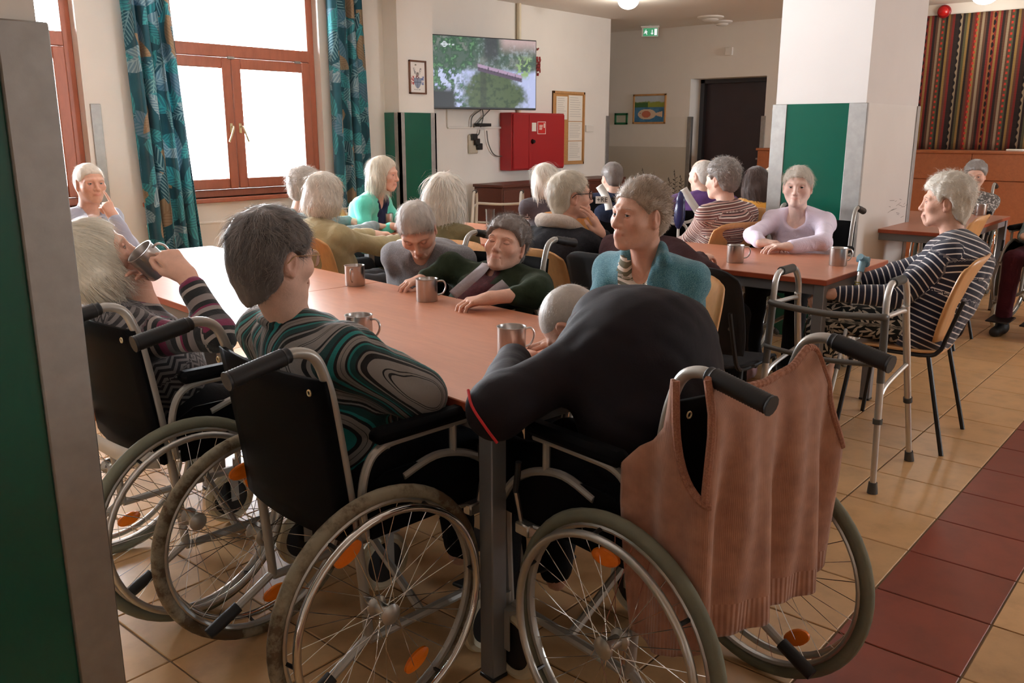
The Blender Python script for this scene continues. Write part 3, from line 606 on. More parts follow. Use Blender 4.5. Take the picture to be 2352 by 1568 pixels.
b = MB(); b.b2((-.14, -1.2, 0), (.24, yl, zc_-.03)); b.build('carcass', COUNTER, ct); b = MB(); b.b2((-.19, -1.22, zc_-.03), (.28, yl+.02, zc_), .005); b.build('top', COUNTER, ct)
q = pxx(2332, 343, 10.5); b = MB(); b.box((10.52, q[1], zc_+.012), (.12, .16, .022), None, .006); tag(b.build('napkin_stack', PAPER), 'small white napkin stack on the serving counter', 'napkins')
# ------------------------------------------------------------------ tables
def table(label, c, L, Wd, rz, group='dining tables'):
    t = thing('dining_table', label, 'table', (c[0], c[1], 0), rz, group)      # length along local y
    b = MB(); b.b2((-Wd/2, -L/2, .724), (Wd/2, L/2, .75), .002); b.cur = 1
    b.b2((-Wd/2-.001, -L/2-.001, .7245), (Wd/2+.001, L/2+.001, .7485), .002); b.build('tabletop', [CHERRY, CHERRYEDGE], t)
    for sx in (-1, 1):
        for sy in (-1, 1):
            q = MB(); q.box((sx*(Wd/2-.035), sy*(L/2-.035), .367), (.05, .05, .714), None, .003); lg = q.build('leg', STEELGREY, t)
            q = MB(); q.box((sx*(Wd/2-.035), sy*(L/2-.035), .006), (.053, .053, .012), None, .002); q.build('foot_cap', BLACKP, lg)
        q = MB(); q.b2((sx*(Wd/2-.035)-.015, -L/2+.06, .674), (sx*(Wd/2-.035)+.015, L/2-.06, .724), .002); q.build('rail', STEELGREY, t)
    for sy in (-1, 1): q = MB(); q.b2((-Wd/2+.06, sy*(L/2-.035)-.015, .674), (Wd/2-.06, sy*(L/2-.035)+.015, .724), .002); q.build('rail', STEELGREY, t)
    return t
TA = math.radians(6.3); tdir = np.array([math.sin(TA), math.cos(TA)]); sdir = np.array([math.cos(TA), -math.sin(TA)])
T1 = np.array([1.475, 1.33]); TL = 1.70; TW = .86
c1 = T1+tdir*TL/2+sdir*TW/2; c1b = T1+tdir*(TL*1.5+.004)+sdir*TW/2
table('cherry-topped dining table in the foreground with four steel mugs', c1, TL, TW, -TA)
table('glaring white-lit dining table near the window, joined to the foreground one', c1b, TL, TW, -TA)
table('cherry-topped dining table beside the walking frame', (4.255, 2.22), 1.56, .83, 0)
table('dining table in the middle of the room below the television', (4.22, 3.82), 1.56, .83, 0)
table('far dining table at the right in front of the serving counter', (6.95, 1.92), 1.6, .83, math.radians(90))

# ------------------------------------------------------------------ mugs
STEEL = mat('stainless_steel', srgb(190, 186, 183), .28, 1.0, var=(30, .04))
def mug_mesh(t):
    b = MB(); r, h = .0425, .088
    b.lathe([(0, .003), (r-.004, .003), (r-.002, 0), (r, .004), (r, h-.003), (r+.0025, h-.001), (r+.0025, h), (r-.001, h), (r-.0025, h-.004), (r-.0025, .006), (0, .006)], n=36); b.build('cup_body', STEEL, t)
    b = MB(); b.tube(smooth_path([(r-.002, 0, h*.86), (r+.02, 0, h*.88), (r+.031, 0, h*.72), (r+.03, 0, h*.5), (r+.018, 0, h*.3), (r-.002, 0, h*.24)], 5), [.0035]*26, 8); b.build('handle', STEEL, t)
def mug(label, x, y, z=.75, a=0): t = thing('steel_mug', label, 'mug', (x, y, z), a, 'steel mugs'); mug_mesh(t); return t
def mugp(label, px_, py_, a, z=.75): q = pz(px_, py_, z); return mug(label, q[0], q[1], z, a)
mugp('steel mug at the joint of the tables, near the man in grey', 816, 655, math.radians(215))
mugp('steel mug in front of the woman in the green fleece jacket', 981, 690, math.radians(-40))
mugp('steel mug just left of the bent-over head with white hair', 1175, 815, math.radians(-25))
mugp('steel mug half hidden behind the shoulder of the patterned blouse', 826, 785, math.radians(-70))
mugp('steel mug in front of the woman in lilac, to her right', 1688, 602, math.radians(-50))
mugp('steel mug near the corner of the table beside the blue-handled cane', 1924, 609, math.radians(-40))
mugp('steel mug on the far right table before the person in patterned top', 2251, 494, math.radians(150))
mugp('steel mug on the middle table in front of the woman in mint jacket', 890, 518, math.radians(100))
gl = pz(1126, 520, .75); g = thing('drinking_glass', 'clear drinking glass on the middle table behind the green fleece jacket', 'glass', (gl[0], gl[1], .75))
b = MB(); b.lathe([(0, 0), (.028, 0), (.034, .12), (.0325, .12), (.027, .008), (0, .008)], n=20)
t_ = NT('clear_glass'); t_.b.inputs['Transmission Weight'].default_value = 1; t_.b.inputs['Roughness'].default_value = .02; t_.base((.9, .95, .97)); b.build('tumbler', t_.m, g)

# ------------------------------------------------------------------ plywood chairs
CHBLK = mat('black_chair_tube', srgb(26, 26, 28), .4, .2); BLKFAB = mat('black_upholstery', srgb(24, 24, 27), .85, bump=(400, .2))
def chair(label, x, y, az, shell=None, group='plywood stacking chairs'):
    shell = shell or BEECH
    t = thing('stacking_chair', label, 'chair', (x, y, 0), az, group)                # faces local +x, seat centre at origin
    def sheet(fn, th, nu=12, nv=14):
        P = [[fn(i/nu, j/nv) for j in range(nv+1)] for i in range(nu+1)]; b = MB(); b.quadgrid([[p for p in r] for r in P]); o = b.build('s', shell); return o
    def seat(u, v):
        s = (u-.5); q = (v-.5); k = 1-.16*max(0, abs(s)*2-.7)/.3*(abs(q)*2)**4
        return (.40*s*(1-.05*(abs(q)*2)**6)+.01, .42*q*k, .452-.018*(1-(2*q)**2)*(1 if u < .75 else 1-(u-.75)*2)-.03*max(0, u-.8)/.2)
    def back(u, v):
        s = u; q = v-.5; w = .43*(1-.10*(1-math.sin(math.pi*min(1, max(.0, .08+s*.9))))**2.2)
        rz = .0 if s < .8 else ((s-.8)/.2)**2*.035*(abs(2*q)**5)
        return (-.20-.055*s-.05*s*s+.035*(2*q)**2, w*q, .50+.37*s-rz)
    for nm, fn in (('seat', seat), ('backrest', back)):
        o = sheet(fn, .01); o.name = nm; o.parent = t; m = o.modifiers.new('ply', 'SOLIDIFY'); m.thickness = .011; m.offset = 0
    for s in (-1, 1):
        q = MB(); q.tube([(.17, s*.19, .435), (.215, s*.225, .0)], .0105, 8); q.build('leg', CHBLK, t)
        q = MB(); q.tube([(-.15, s*.19, .435), (-.255, s*.225, .0)], .0105, 8); q.build('leg', CHBLK, t)
        q = MB(); q.tube(smooth_path([(.17, s*.19, .435), (-.12, s*.19, .432), (-.19, s*.19, .46), (-.215, s*.185, .53), (-.262, s*.18, .69)], 5), .0095, 8); q.build('side_tube', CHBLK, t)
        q = MB(); q.lathe([(0, .004), (.006, .003), (.008, 0)], (-.236, s*.17, .62), 10, ((0, 0, 1), (0, 1, 0), (-1, 0, 0))); q.build('rivet', ALU, t)
    q = MB(); q.tube([(.12, -.19, .432), (.12, .19, .432)], .009, 8); q.build('cross_tube', CHBLK, t); q = MB(); q.tube([(-.10, -.19, .43), (-.10, .19, .43)], .009, 8); q.build('cross_tube', CHBLK, t)
    return t

# ------------------------------------------------------------------ wheelchairs
WCT = mat('grey_wheelchair_tube', srgb(168, 164, 156), .35, .35); VINYL = mat('black_vinyl', srgb(13, 13, 14), .6, bump=(500, .12), spec=.05); GRIP = mat('black_rubber_grip', srgb(20, 20, 21), .55)
TYRE = mat('olive_grey_tyre', srgb(112, 112, 94), .75, var=(14, .12), bump=(200, .3)); TYREW = None
def worn_tyre():
    t = NT('worn_brown_tyre'); v = t.coord('Object'); n = t.noise(v, 9, 6, .7); t.base(t.ramp(n, [(.42, srgb(150, 142, 122)), (.5, srgb(128, 118, 98)), (.56, srgb(92, 74, 54))])); t.b.inputs['Roughness'].default_value = .8; t.bump(n, .4, .004); MATS['worn'] = t.m; return t.m
TYREW = worn_tyre(); DARKTYRE = mat('dark_tyre', srgb(84, 82, 72), .75, bump=(200, .3))
CHROME = mat('chrome', srgb(214, 212, 208), .12, 1.0); ALUM = mat('satin_aluminium', srgb(186, 184, 178), .32, .85, var=(40, .06)); ORANGE = mat('orange_reflector', srgb(246, 128, 24), .25, bump=(300, .3))
FABRIC_W = mat('white_webbing', srgb(206, 202, 194), .85, bump=(300, .3)); CASTERW = mat('pale_caster_tyre', srgb(206, 196, 168), .6)
def wheelchair(label, x, y, az, tyre=TYRE, rimm=ALUM, full=True, refl=((1.6, 4.7), (2.2, 5.3))):
    t = thing('wheelchair', label, 'wheelchair', (x, y, 0), az, 'wheelchairs')
    R = .305; N = 56 if full else 36
    for s in (1, -1):
        yw = s*.285; ph = .4 if s > 0 else 1.1
        b = MB(); b.ring((0, yw, R), R-.017, .017, 'y', N, 10, .95); w = b.build('rear_wheel', tyre, t)
        b = MB(); b.ring((0, yw, R), R-.036, .009, 'y', N, 8, 1.25); b.build('rim', ALUM, w)
        b = MB(); b.ring((0, yw+s*.042, R), R-.045, .0095, 'y', N, 10)
        b.build('hand_rim', rimm, w)
        for k in range(6 if full else 0):
            b = MB(); a = ph+k*math.pi/3; ca, sa = math.cos(a), math.sin(a); b.tube([(ca*(R-.038), yw, R+sa*(R-.038)), (ca*(R-.045), yw+s*.04, R+sa*(R-.045))], .005, 6); b.build('hand_rim_clip', BLACKP, w)
        b = MB(); RX = ((1, 0, 0), (0, 0, 1), (0, -1, 0)); b.lathe([(0, -.036), (.014, -.036), (.026, -.03), (.026, -.024), (.015, -.018), (.015, .018), (.026, .024), (.026, .03), (.014, .036), (0, .036)], (0, yw, R), 16, RX); hb = b.build('hub', ALUM, w)
        b = MB(); b.lathe([(.017, 0), (.016, .006), (0, .009)], (0, yw+s*.034, R), 14, RX if s < 0 else ((1, 0, 0), (0, 0, -1), (0, 1, 0))); b.build('hub_cap', BLACKP, w)
        b = MB(); ns = 32 if full else 20
        for k in range(ns):
            side = 1 if k % 2 else -1; a = 2*math.pi*k/ns; da = (.62 if (k//2) % 2 else -.62)
            b.tube([(.024*math.cos(a+da), yw+side*.026, R+.024*math.sin(a+da)), ((R-.045)*math.cos(a), yw, R+(R-.045)*math.sin(a))], .0011, 4, cap=False)
        tag(b.build('spokes', CHROME, w), kind='stuff')
        for a in refl[0 if s > 0 else 1]:
            c0 = np.array([.20*math.cos(a), yw+s*.0, R+.20*math.sin(a)]); b = MB(); tn = np.array([-math.sin(a), 0, math.cos(a)]); rd = np.array([math.cos(a), 0, math.sin(a)])
            ringp = [c0+tn*.040*math.cos(q)+rd*.021*math.sin(q) for q in np.linspace(0, 2*math.pi, 20, endpoint=False)]
            for off in (.007, -.007): b.quadgrid([[p+np.array([0, off*.5, 0]) for p in ringp], [c0+(p-c0)*.85+np.array([0, off, 0]) for p in ringp], [c0+(p-c0)*.02+np.array([0, off, 0]) for p in ringp]], close_v=True, flip=off > 0)
            b.quadgrid([[p+np.array([0, .0035, 0]) for p in ringp], [p-np.array([0, .0035, 0]) for p in ringp]], close_v=True); b.build('reflector', ORANGE, w)
        yf = s*.222
        b = MB(); b.tube(smooth_path([(.0, yf, .20), (-.02, yf, .45), (-.065, yf, .78), (-.09, yf, .885), (-.115, yf, .93), (-.155, yf, .945), (-.19, yf, .94)], 6), .0125, 10); b.build('back_tube', WCT, t)
        g0, g1 = np.array([-.17, yf, .944]), np.array([-.315, yf, .915]); b = MB(); n = 46 if full else 12
        b.tube([g0+(g1-g0)*k/n for k in range(n+1)], [.0145 if k == 0 else (.0192+(.0007 if k % 2 else -.0005) if 4 < k < n-1 else .0175+.003*(k >= n-1)) for k in range(n+1)], 12); b.build('push_grip', GRIP, t)
        b = MB(); b.tube([(-.03, yf, .485), (.40, yf, .50)], .0115, 8); b.tube([(.0, yf, .20), (.40, yf, .20)], .0125, 8); b.tube(smooth_path([(.36, yf, .50), (.42, yf, .49), (.43, yf, .42), (.42, yf, .20)], 5), .0115, 8); b.tube([(0, yf, R), (0, yf*1.15, R)], .012, 8); b.tube([(.0, yf, .21), (-.12, yf, .145)], .0115, 8); b.build('side_frame', WCT, t)
        b = MB(); b.tube([(-.11, yf, .15), (-.165, yf, .122), (-.20, yf, .105)], [.0165, .0175, .016], 10); b.build('tipping_pad', GRIP, t)
        ya = s*.245
        b = MB(); b.tube(smooth_path([(-.015, ya, .485), (-.02, ya, .58), (.0, ya, .655), (.045, ya, .69), (.14, ya, .695), (.30, ya, .695)], 5), .0105, 8); b.tube(smooth_path([(.10, ya, .60), (.20, ya, .625), (.30, ya, .605), (.38, ya, .555), (.43, ya, .48)], 5), .0105, 8); b.tube([(.26, ya, .615), (.26, ya, .695)], .0095, 8); b.build('arm_tube', WCT, t)
        b = MB(); b.box((.165, ya, .718), (.30, .048, .036), None, .012); b.build('armrest_pad', VINYL, t)
        b = MB(); prof = [(0.0, .49), (.0, .60), (.05, .625), (.12, .625), (.20, .622), (.30, .598), (.37, .55), (.41, .49)]
        b.quadgrid([[(p[0], ya+.003, p[1]) for p in prof], [(p[0], ya+.003, .47) for p in prof]]); b.quadgrid([[(p[0], ya-.003, p[1]) for p in prof], [(p[0], ya-.003, .47) for p in prof]], flip=True); b.quadgrid([[(p[0], ya+.003, p[1]) for p in prof], [(p[0], ya-.003, p[1]) for p in prof]], flip=True); b.build('side_panel', VINYL, t)
        b = MB(); b.tube([(.27, ya+s*.01, .47), (.325, ya+s*.02, .47), (.335, ya+s*.03, .55)], .006, 6); b.box((.31, ya+s*.02, .46), (.05, .03, .03), None, .004); b.build('brake', ALUM, t)
        b = MB(); b.tube([(.335, ya+s*.03, .55), (.325, ya+s*.03, .63)], .008, 8); b.build('brake_lever', GRIP, t)
        # caster
        yc = s*.235; b = MB(); b.ring((.385, yc, .095), .078, .017, 'y', 28, 8); cw = b.build('caster_wheel', CASTERW, t); b = MB(); b.lathe([(0, -.012), (.066, -.01), (.066, .01), (0, .012)], (.385, yc, .095), 18, RX); b.build('caster_hub', BLACKP, cw)
        b = MB(); b.tube([(.42, yc, .235), (.42, yc, .20)], .013, 8); b.box((.405, yc, .195), (.06, .05, .012)); b.box((.395, yc+.023, .14), (.03, .004, .11)); b.box((.395, yc-.023, .14), (.03, .004, .11)); b.build('caster_fork', WCT, t)
        # leg rest
        b = MB(); b.tube(smooth_path([(.40, s*.20, .50), (.47, s*.195, .475), (.53, s*.18, .38), (.60, s*.16, .13)], 5), .0105, 8); lr = b.build('leg_rest', WCT, t); b = MB(); b.box((.655, s*.11, .115), (.15, .15, .012), Euler((0, .15, 0)).to_matrix(), .004); b.build('foot_plate', BLACKP, lr)
    b = MB(); b.tube([(.17, -.215, .20), (.17, .215, .485)], .0115, 8); b.tube([(.20, .215, .20), (.20, -.215, .485)], .0115, 8); b.build('cross_brace', WCT, t)
    # sling upholstery
    b = MB(); P = []
    for i in range(9):
        z = .47+.40*i/8; xb = -.02-.05*((z-.45)/.40)**1.2; P.append([(xb-.026-.028*(1-(2*j/10-1)**2), (-.235+.47*j/10), z) for j in range(11)])
    b.quadgrid(P); o = b.build('backrest', VINYL, t); m = o.modifiers.new('t', 'SOLIDIFY'); m.thickness = .012
    b = MB(); b.b2((-.02, -.215, .485), (.41, .215, .53), .018); b.build('seat_cushion', VINYL, t)
    if full:
        for s in (1, -1):
            b = MB(); b.ring((-.118, s*.205, .845), .0065, .002, 'x', 14, 6); b.build('eyelet', BRASS, t)
    return t
# ------------------------------------------------------------------ placing furniture
wc1 = wheelchair('wheelchair with a white strap behind its seat, beside the green pillar', 1.19, 2.51, math.radians(-3), TYRE, ALUM, True, ((1.75, 4.9), (.35,)))
wc2 = wheelchair('wheelchair with worn brownish tyres and chrome hand rims', 1.225, 1.715, math.radians(-4), TYREW, CHROME, True, ((1.75, 4.9), (2.05, 5.2)))
wc3 = wheelchair('wheelchair with a brown knitted vest hung over its back', 1.72, .90, math.radians(81), TYRE, ALUM, True, ((1.45, 4.6), (4.1, 1.0)))
wheelchair('wheelchair of the woman in green fleece, across the foreground table', 2.79, 2.51, math.radians(184), DARKTYRE, ALUM, False)
wheelchair('wheelchair of the woman in lilac in front of the green column panel', 5.22, 2.08, math.radians(186), DARKTYRE, ALUM, False)
wheelchair('wheelchair of the man in purple with white tied straps', 5.46, 3.00, math.radians(30), DARKTYRE, ALUM, False)
wheelchair('wheelchair of the person in navy jacket far back', 6.06, 4.16, math.radians(25), DARKTYRE, ALUM, False)
wheelchair('wheelchair at the far right table by the serving counter', 8.46, 2.04, math.radians(186), DARKTYRE, ALUM, False)
wheelchair('wheelchair with pale caster wheel at the right edge of the photo', 7.40, 1.09, math.radians(172), DARKTYRE, ALUM, False)
chair('plywood chair under the woman in navy stripes', 4.21, 1.19, math.radians(93))
chair('plywood chair under the woman in the teal cardigan', 2.70, 1.70, math.radians(178))
chair('plywood chair of the woman in beige sweater', 3.02, 3.86, math.radians(5))
chair('plywood chair of the woman in black hoodie', 3.42, 2.58, math.radians(-4))
chair('empty plywood chair at the white-lit table behind the drinking woman', 1.44, 3.42, math.radians(-6))
chair('empty plywood chair at the far right table', 6.3, 1.66, math.radians(90))
chair('plywood chair of the person in grey cardigan', 2.82, 2.98, math.radians(190))
chair('plywood chair of the man by the window', 2.36, 5.34, math.radians(282))
chair('plywood chair of the wavy-haired person', 3.32, 4.66, math.radians(-15))
chair('plywood chair of the woman in mint jacket', 4.08, 4.88, math.radians(-62))
chair('plywood chair of the long-haired woman in olive', 3.30, 3.22, math.radians(8))
chair('plywood chair of the woman in charcoal vest', 4.98, 3.74, math.radians(35))
chair('plywood chair of the woman in brown stripes', 4.98, 2.60, math.radians(66))
chair('plywood chair of the woman in mustard', 6.12, 2.95, math.radians(25))
chair('plywood chair of the person in sky-blue behind the column', 6.95, 3.14, math.radians(190))
chair('black-upholstered chair of the person in dark maroon cardigan', 3.46, 2.20, math.radians(-4), BLKFAB)
chair('empty black-upholstered chair between the teal cardigan and the walking frame', 3.42, 1.74, math.radians(0), BLKFAB)
# ------------------------------------------------------------------ implicit-surface bodies
V3 = lambda *a: np.array(a, float)
def unit(v): v = np.array(v, float); return v/(np.linalg.norm(v)+1e-12)
_LAT = np.random.default_rng(3).random((32, 32, 32)).astype(np.float32)
def vnoise(p, f):
    q = (p*f).astype(np.float32); i = np.floor(q).astype(np.int32); a = q-i; a = a*a*(3-2*a); i &= 31; j = (i+1) & 31
    x0, y0, z0 = i.T; x1, y1, z1 = j.T; ax, ay, az = a.T
    L = _LAT
    c0 = (L[x0, y0, z0]*(1-ax)+L[x1, y0, z0]*ax)*(1-ay)+(L[x0, y1, z0]*(1-ax)+L[x1, y1, z0]*ax)*ay
    c1 = (L[x0, y0, z1]*(1-ax)+L[x1, y0, z1]*ax)*(1-ay)+(L[x0, y1, z1]*(1-ax)+L[x1, y1, z1]*ax)*ay
    return c0*(1-az)+c1*az-.5
def d_rc(p, a, b, ra, rb, sq=None):
    ap = p-a; ba = b-a
    if sq is not None: ax, fac = sq; ap = ap-np.outer(ap @ ax, ax)*(1-1/fac); ba = ba-ax*(ba @ ax)*(1-1/fac)
    t = np.clip(ap @ ba/(ba @ ba+1e-12), 0, 1); d = ap-t[:, None]*ba
    return np.sqrt((d*d).sum(1))-(ra+(rb-ra)*t)
def d_el(p, c, r, R=None):
    q = p-c
    if R is not None: q = q @ R
    k0 = np.sqrt(((q/r)**2).sum(1)); k1 = np.sqrt(((q/(r*r))**2).sum(1)); return k0*(k0-1)/(k1+1e-9)
def rc(a, b, ra, rb=None, k=.02, sq=None, op='u'): return dict(t='rc', a=np.array(a, float), b=np.array(b, float), ra=ra, rb=ra if rb is None else rb, k=k, sq=sq, op=op)
def el(c, r, k=.02, R=None, op='u'): return dict(t='el', c=np.array(c, float), r=np.array(r, float) if hasattr(r, '__len__') else np.array([r]*3, float), k=k, R=R, op=op)
def p_eval(pr, p): return d_rc(p, pr['a'], pr['b'], pr['ra'], pr['rb'], pr['sq']) if pr['t'] == 'rc' else d_el(p, pr['c'], pr['r'], pr['R'])
def p_box(pr):
    if pr['t'] == 'rc':
        m = max(pr['ra'], pr['rb']); e = np.array([m]*3)
        if pr['sq'] is not None: e = e+np.abs(pr['sq'][0])*m*(pr['sq'][1]-1)
        return np.minimum(pr['a'], pr['b'])-e, np.maximum(pr['a'], pr['b'])+e
    m = pr['r'].max() if pr['R'] is not None else pr['r']; return pr['c']-m, pr['c']+m
def qf(A, x, y, z):
    """quadratic form v'Av over an open grid"""
    o = A[0, 0]*x*x+A[1, 1]*y*y; o = o+A[2, 2]*z*z
    if abs(A[0, 1]) > 1e-9: o = o+(2*A[0, 1])*x*y
    if abs(A[0, 2]) > 1e-9: o = o+(2*A[0, 2])*x*z
    if abs(A[1, 2]) > 1e-9: o = o+(2*A[1, 2])*y*z
    return o
def g_eval(q, X, Y, Z):
    f4 = np.float32
    if q['t'] == 'rc':
        a = q['a']; ba = q['b']-a; M = np.eye(3)
        if q['sq'] is not None: ax, fac = q['sq']; M = M-np.outer(ax, ax)*(1-1/fac)
        x, y, z = (X-a[0]).astype(f4)[:, None, None], (Y-a[1]).astype(f4)[None, :, None], (Z-a[2]).astype(f4)[None, None, :]
        A = (M.T @ M).astype(f4); m = (M.T @ M @ ba).astype(f4); bb = f4(ba @ M.T @ M @ ba+1e-12); dt = m[0]*x+m[1]*y+m[2]*z; t = np.clip(dt/bb, 0, 1)
        return np.sqrt(np.maximum(qf(A, x, y, z)-t*(2*dt-t*bb), 0))-(f4(q['ra'])+f4(q['rb']-q['ra'])*t)
    c, r, R = q['c'], q['r'], np.eye(3) if q['R'] is None else q['R']
    x, y, z = (X-c[0]).astype(f4)[:, None, None], (Y-c[1]).astype(f4)[None, :, None], (Z-c[2]).astype(f4)[None, None, :]
    k0 = np.sqrt(qf((R*(1/r**2)) @ R.T, x, y, z).astype(f4)); k1 = np.sqrt(qf((R*(1/r**4)) @ R.T, x, y, z).astype(f4)); return k0*(k0-1)/(k1+f4(1e-9))
def field(prims, h, post=None, pad=.012):
    us = [p_box(q) for q in prims if q['op'] == 'u']; lo = np.min([b[0] for b in us], 0)-pad-2*h; hi = np.max([b[1] for b in us], 0)+pad+2*h
    n = np.ceil((hi-lo)/h).astype(int)+1; F = np.full(n, .06, np.float32); ax = [lo[i]+h*np.arange(n[i]) for i in range(3)]
    for q in prims:
        b0, b1 = p_box(q); k = np.float32(q['k']); m = q['k']+3*h+.01
        i0 = np.clip(np.floor((b0-m-lo)/h).astype(int), 0, n); i1 = np.clip(np.ceil((b1+m-lo)/h).astype(int)+1, 0, n)
        if (i1 <= i0).any(): continue
        sl = tuple(slice(i0[i], i1[i]) for i in range(3)); d = g_eval(q, *[ax[i][sl[i]] for i in range(3)]); f = F[sl]
        if q['op'] == 'u':
            t = np.clip(.5+.5*(f-d)/k, 0, 1); F[sl] = f+(d-f)*t-k*t*(1-t)
        else:
            d = -d; t = np.clip(.5-.5*(f-d)/k, 0, 1); F[sl] = f+(d-f)*t+k*t*(1-t)
    if post is not None:
        m = np.abs(F) < .03; idx = np.argwhere(m); F[m] = post(lo+idx*h, F[m])
    return F, lo, h
def surfnet(F, lo, h):
    s = F < 0; c = np.zeros(np.array(F.shape)-1, np.int8)
    offs = [(i, j, k) for i in (0, 1) for j in (0, 1) for k in (0, 1)]; N = F.shape
    for i, j, k in offs: c += s[i:N[0]-1+i, j:N[1]-1+j, k:N[2]-1+k]
    act = (c > 0) & (c < 8); cells = np.argwhere(act); idm = np.full(act.shape, -1, np.int64); idm[act] = np.arange(len(cells))
    val = np.stack([F[cells[:, 0]+i, cells[:, 1]+j, cells[:, 2]+k] for i, j, k in offs], 1); O = np.array(offs, float)
    acc = np.zeros((len(cells), 3)); cnt = np.zeros(len(cells))
    for a in range(8):
        for b in range(a+1, 8):
            if np.abs(O[a]-O[b]).sum() != 1: continue
            va, vb = val[:, a], val[:, b]; m = (va < 0) != (vb < 0); t = np.where(m, va/(va-vb+1e-12), 0)
            acc += np.where(m[:, None], O[a]+t[:, None]*(O[b]-O[a]), 0); cnt += m
    V = lo+h*(cells+acc/np.maximum(cnt, 1)[:, None]); Q = []
    for ax in range(3):
        A = [slice(None)]*3; B = [slice(None)]*3; A[ax] = slice(0, -1); B[ax] = slice(1, None)
        ch = s[tuple(A)] != s[tuple(B)]; e = np.argwhere(ch); u, w = [(1, 2), (2, 0), (0, 1)][ax]
        ok = (e[:, u] > 0) & (e[:, w] > 0) & (e[:, u] < idm.shape[u]) & (e[:, w] < idm.shape[w]) & (e[:, ax] < idm.shape[ax]); e = e[ok]
        def I(du, dw): q = e.copy(); q[:, u] -= du; q[:, w] -= dw; return idm[q[:, 0], q[:, 1], q[:, 2]]
        quad = np.stack([I(1, 1), I(0, 1), I(0, 0), I(1, 0)], 1); neg = ~s[e[:, 0], e[:, 1], e[:, 2]]; quad[neg] = quad[neg][:, ::-1]; Q.append(quad)
    return V, np.concatenate(Q)
def np_mesh(name, V, F, mats, parent, mi=None, uv=None, tint=None, smooth=True):
    """V (n,3), F (m,4) quads; -1 in last column marks a triangle"""
    me = bpy.data.meshes.new(name); F = np.asarray(F); tri = F[:, 3] < 0; cnt = np.where(tri, 3, 4); flat = F.ravel()[(F >= 0).ravel()]
    me.vertices.add(len(V)); me.vertices.foreach_set('co', np.asarray(V, np.float32).ravel()); me.loops.add(len(flat)); me.loops.foreach_set('vertex_index', flat.astype(np.int32))
    me.polygons.add(len(F)); st = np.concatenate([[0], np.cumsum(cnt)[:-1]]); me.polygons.foreach_set('loop_start', st.astype(np.int32)); me.polygons.foreach_set('loop_total', cnt.astype(np.int32))
    for m in mats: me.materials.append(m)
    if mi is not None: me.polygons.foreach_set('material_index', np.asarray(mi, np.int32))
    if smooth: me.polygons.foreach_set('use_smooth', np.ones(len(F), bool))
    me.update(calc_edges=True)
    if uv is not None: l = me.uv_layers.new(name='UVMap'); l.data.foreach_set('uv', np.asarray(uv, np.float32)[flat].ravel())
    if tint is not None: a = me.attributes.new('tint', 'FLOAT', 'POINT'); a.data.foreach_set('value', np.asarray(tint, np.float32))
    me.validate(); return link(name, me, parent)
class Soup:
    def __init__(s): s.V = []; s.F = []; s.M = []; s.T = []; s.n = 0
    def add(s, V, F, m=0, tint=None):
        V = np.asarray(V, float); F = np.asarray(F); s.V.append(V); G = F.copy(); G[G >= 0] += s.n; s.F.append(G); s.n += len(V)
        s.M.append(np.full(len(F), m) if np.isscalar(m) else m); s.T.append(np.zeros(len(V)) if tint is None else tint)
    def build(s, name, mats, parent): return np_mesh(name, np.concatenate(s.V), np.concatenate(s.F), mats, parent, np.concatenate(s.M), None, np.concatenate(s.T))
def grid_faces(nu, nv, cu=False, cv=False):
    F = []
    for i in range(nu if cu else nu-1):
        for j in range(nv if cv else nv-1): F.append((i*nv+j, ((i+1) % nu)*nv+j, ((i+1) % nu)*nv+(j+1) % nv, i*nv+(j+1) % nv))
    return np.array(F)

# ------------------------------------------------------------------ skin, hair and cloth materials
def skin_mat(name, c, red=.25):
    t = NT(name); v = t.coord('Object'); n = t.noise(v, 30, 4, .6); n2 = t.noise(v, 9, 3)
    a = t.ramp(n, [(.3, tuple(x*.9 for x in c)), (.7, tuple(min(1, x*1.06) for x in c))]); a = t.mix(t.math('MULTIPLY', t.math('SUBTRACT', n2, .48, clamp=True), .9), a, (c[0]*.92, c[1]*.72, c[2]*.68, 1))
    at = t.n('ShaderNodeAttribute', attribute_name='tint'); a = t.mix(at.outputs['Fac'], a, (c[0]*.72, c[1]*.42, c[2]*.40, 1)); t.base(a)
    t.b.inputs['Roughness'].default_value = .5; t.b.inputs['Subsurface Weight'].default_value = .0; t.b.inputs['Specular IOR Level'].default_value = .35
    t.bump(t.noise(v, 95, 6, .7, 1.2), .5, .0026); MATS[name] = t.m; return t.m
SKIN = skin_mat('aged_skin', srgb(226, 186, 166)); SKIN2 = skin_mat('ruddy_skin', srgb(218, 172, 150)); SKIN3 = skin_mat('pale_skin', srgb(232, 200, 186))
EYEW = mat('eye_white', srgb(214, 204, 196), .2); IRIS = mat('iris_grey_blue', srgb(84, 98, 104), .15); PUPIL = mat('pupil', srgb(12, 10, 10), .1); LASH = mat('lash_brown', srgb(70, 48, 42), .7)
def hair_mat(name, c, d=.25, rough=.45):
    if name in MATS: return MATS[name]
    t = NT(name); g = t.n('ShaderNodeNewGeometry'); r = g.outputs['Random Per Island']; v = t.coord('Object', (1, 1, .35)); n = t.noise(v, 60, 3)
    m = t.math('ADD', t.math('MULTIPLY', r, .55), t.math('MULTIPLY', n, .45)); t.bump(n, .4, .004); t.base(t.ramp(m, [(.15, tuple(x*(1-d) for x in c)), (.5, c), (.85, tuple(min(1, x*(1+d*.7)) for x in c))]))
    t.b.inputs['Roughness'].default_value = rough; t.b.inputs['Specular IOR Level'].default_value = .4; t.b.inputs['Sheen Weight'].default_value = .2; MATS[name] = t.m; return t.m
